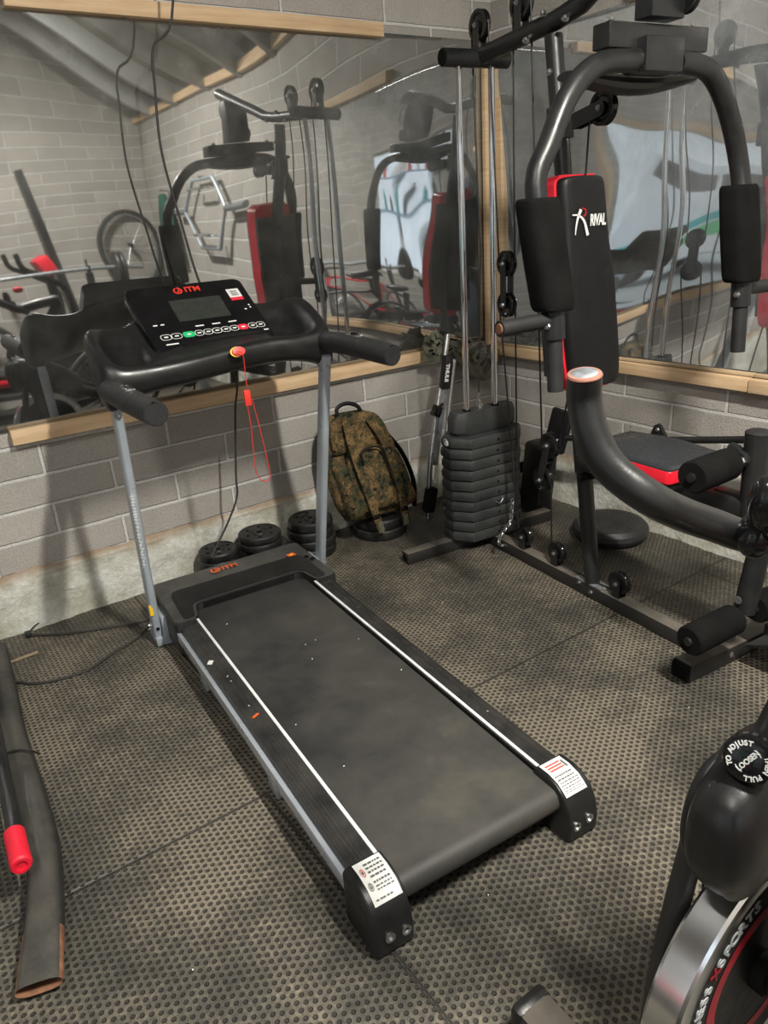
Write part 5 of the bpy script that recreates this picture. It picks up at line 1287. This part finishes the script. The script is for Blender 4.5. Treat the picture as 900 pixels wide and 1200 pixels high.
# ------------------------------------------------------------------ the person taking the photograph
PE=thing('person','person in dark jacket and trousers holding a phone up, seen only in the corner mirrors','person',(-2.72,-3.06,0),-.58); Pf=wm(PE)
def skin(name,pts,edges,rad,mat,parent,sub=2,root=0):
    me=bpy.data.meshes.new(name); me.from_pydata([tuple(V(p)) for p in pts],edges,[]); o=bpy.data.objects.new(name,me); COL.objects.link(o); o.parent=parent
    s=o.modifiers.new('skin','SKIN'); s.use_smooth_shade=True
    for i,r_ in enumerate(rad):
        sv=me.skin_vertices[0].data[i]; sv.radius=(r_,r_) if not isinstance(r_,tuple) else r_
    me.skin_vertices[0].data[root].use_root=True
    q=o.modifiers.new('sub','SUBSURF'); q.levels=sub; q.render_levels=sub; me.materials.append(M[mat]); return o
pts=[(0,0,.95),(0,0,1.10),(0,.0,1.28),(0,.01,1.40),(0,.015,1.47),(0,.02,1.53),
 (.17,0,1.385),(.235,.04,1.13),(.12,.22,1.27),(-.17,0,1.385),(-.235,.04,1.13),(-.10,.22,1.27),
 (.095,0,.90),(.11,.02,.50),(.115,-.01,.10),(-.095,0,.90),(-.11,.02,.50),(-.115,-.01,.10),(.12,.10,.045),(-.12,.10,.045)]
ed=[(0,1),(1,2),(2,3),(3,4),(4,5),(3,6),(6,7),(7,8),(3,9),(9,10),(10,11),(0,12),(12,13),(13,14),(0,15),(15,16),(16,17),(14,18),(17,19)]
rd=[(.15,.11),(.14,.10),(.165,.11),(.12,.08),.055,.055,.065,.048,.035,.065,.048,.035,.088,.062,.045,.088,.062,.045,.045,.045]
skin('body',pts,ed,rd,'navy',PE,2,0)
bm=B(); rings=[]
for i in range(1,16):
    ph=PI*i/16; z=math.cos(ph); k=math.sin(ph); jaw=1-.22*max(0,-z)
    rings.append([V((.073*k*jaw*math.cos(a),.02+.092*k*(jaw if math.sin(a)>0 else 1)*math.sin(a)+(.012 if math.sin(a)>.95 and -.35<z<.1 else 0),1.635+.118*z)) for a in [2*PI*j/24 for j in range(24)]])
loft(bm,rings)
hd2=obj('head',bm,'skin',PE,frame=Pf,sub=1)
bm=B(); lathe(bm,[(0,-.012),(.011,-.006),(.013,.004),(.006,.018),(0,.03)],10,(0,.118,1.605),(0,.25,1)); obj('nose',bm,'skin',hd2,frame=Pf)
for s in (-1,1):
    bm=lobe((s*.030,.105,1.645),.012,.008,.008,0,1); obj('eye',bm,'white',hd2,frame=Pf)
    bm=lobe((s*.030,.1125,1.645),.005,.003,.005,0,1); obj('pupil',bm,'foam',hd2,frame=Pf)
    bm=lobe((s*.074,.015,1.625),.010,.020,.030,0,1); obj('ear',bm,'skin',hd2,frame=Pf)
bm=lobe((0,.103,1.570),.024,.010,.006,0,1); obj('mouth',bm,'redleather',hd2,frame=Pf)
bm=lobe((0,-.006,1.675),.084,.100,.094,0,1); obj('hair',bm,'hair',PE,frame=Pf)
ph_=thing('phone','dark phone held up by the person taking the photograph','phone',(0,0,0)); 
back=V((cx,cy,cz))-f*.035
Mb=MX((R_,U_,-f)).transposed().to_4x4(); Mb.translation=back-R_*.0-U_*.05
bm=B(); box(bm,(0,0,0),(.075,.155,.008),bev=.003); bmesh.ops.transform(bm,matrix=Mb,verts=bm.verts); ph_.location=back; obj('phone_body',bm,'gloss',ph_)
bm=B(); box(bm,(0,0,.005),(.070,.150,.001)); bmesh.ops.transform(bm,matrix=Mb,verts=bm.verts); obj('screen',bm,'screen',ph_)
# hands on the phone
for s in (-1,1):
    palm=back+R_*s*.055-U_*.07-f*.02
    inv=Pf.inverted(); fore=V((s*.10,.22,1.27)) 
    P0=[fore,inv@(palm-U_*.03),inv@palm]; E0=[(0,1),(1,2)]; r0=[(.03,.03),(.026,.022),(.028,.018)]
    for i_,(ln,off) in enumerate(((.045,.03),(.055,.012),(.05,-.006),(.04,-.024))):
        b0=palm+U_*off-R_*s*0; p1=b0+f*.018-R_*s*.012; p2=p1+f*.012-R_*s*(ln*.45); k=len(P0)
        P0+= [inv@b0,inv@p1,inv@p2]; E0+=[(2,k),(k,k+1),(k+1,k+2)]; r0+=[.010,.009,.008]
    k=len(P0); P0+=[inv@(palm-f*.012+U_*.02),inv@(palm-f*.022+U_*.045-R_*s*.02)]; E0+=[(2,k),(k,k+1)]; r0+=[.011,.009]
    skin('hand',P0,E0,r0,'skin',PE,1,2)

# ------------------------------------------------------------------ light
W=bpy.data.worlds.new('sky'); SC.world=W; W.use_nodes=True; nt=W.node_tree; nt.nodes.clear()
wo=nt.nodes.new('ShaderNodeOutputWorld'); bg=nt.nodes.new('ShaderNodeBackground'); bg.inputs[0].default_value=(.82,.91,1,1); bg.inputs[1].default_value=1.9
nt.links.new(bg.outputs[0],wo.inputs[0])
def area(name,loc,rot,sx,sy,power,col=(1,1,1)):
    l=bpy.data.lights.new(name,'AREA'); l.shape='RECTANGLE'; l.size=sx; l.size_y=sy; l.energy=power; l.color=col
    o=bpy.data.objects.new(name,l); COL.objects.link(o); o.location=loc; o.rotation_euler=rot; return o
# ceiling strip lights: fitting + its light; the second is an added fill
for i,(x,y,z,w) in enumerate(((-1.55,-2.98,2.90,150),(-3.3,-2.6,3.1,35))):
    t=thing('strip_light','ceiling strip light %s'%('hanging over the multi-gym side of the room' if i==0 else 'added as fill, further from the mirrors'),'light',(x,y,z))
    bm=B(); box(bm,(x,y,z),(.09,.66,.04),bev=.008); obj('housing',bm,'paintwhite',t)
    bm=B(); tube(bm,[(x,y-.30,z-.035),(x,y+.30,z-.035)],.013,12); obj('tube',bm,'lamp',t)
    bm=B()
    for dy in (-.25,.25): tube(bm,[(x,y+dy,z+.015),(x,y+dy,2.36-x*sl+.04)],.004,6)
    obj('suspension_wire',bm,'steel',t)
    area('strip_lamp',(x,y,z-.055),(0,0,0),.08,.6,w,(1,.96,.88))
SC.view_settings.view_transform='Standard'; SC.view_settings.look='None'; SC.view_settings.exposure=0.12; SC.view_settings.gamma=1
try: SC.view_settings.use_curve_mapping=False
except Exception: pass
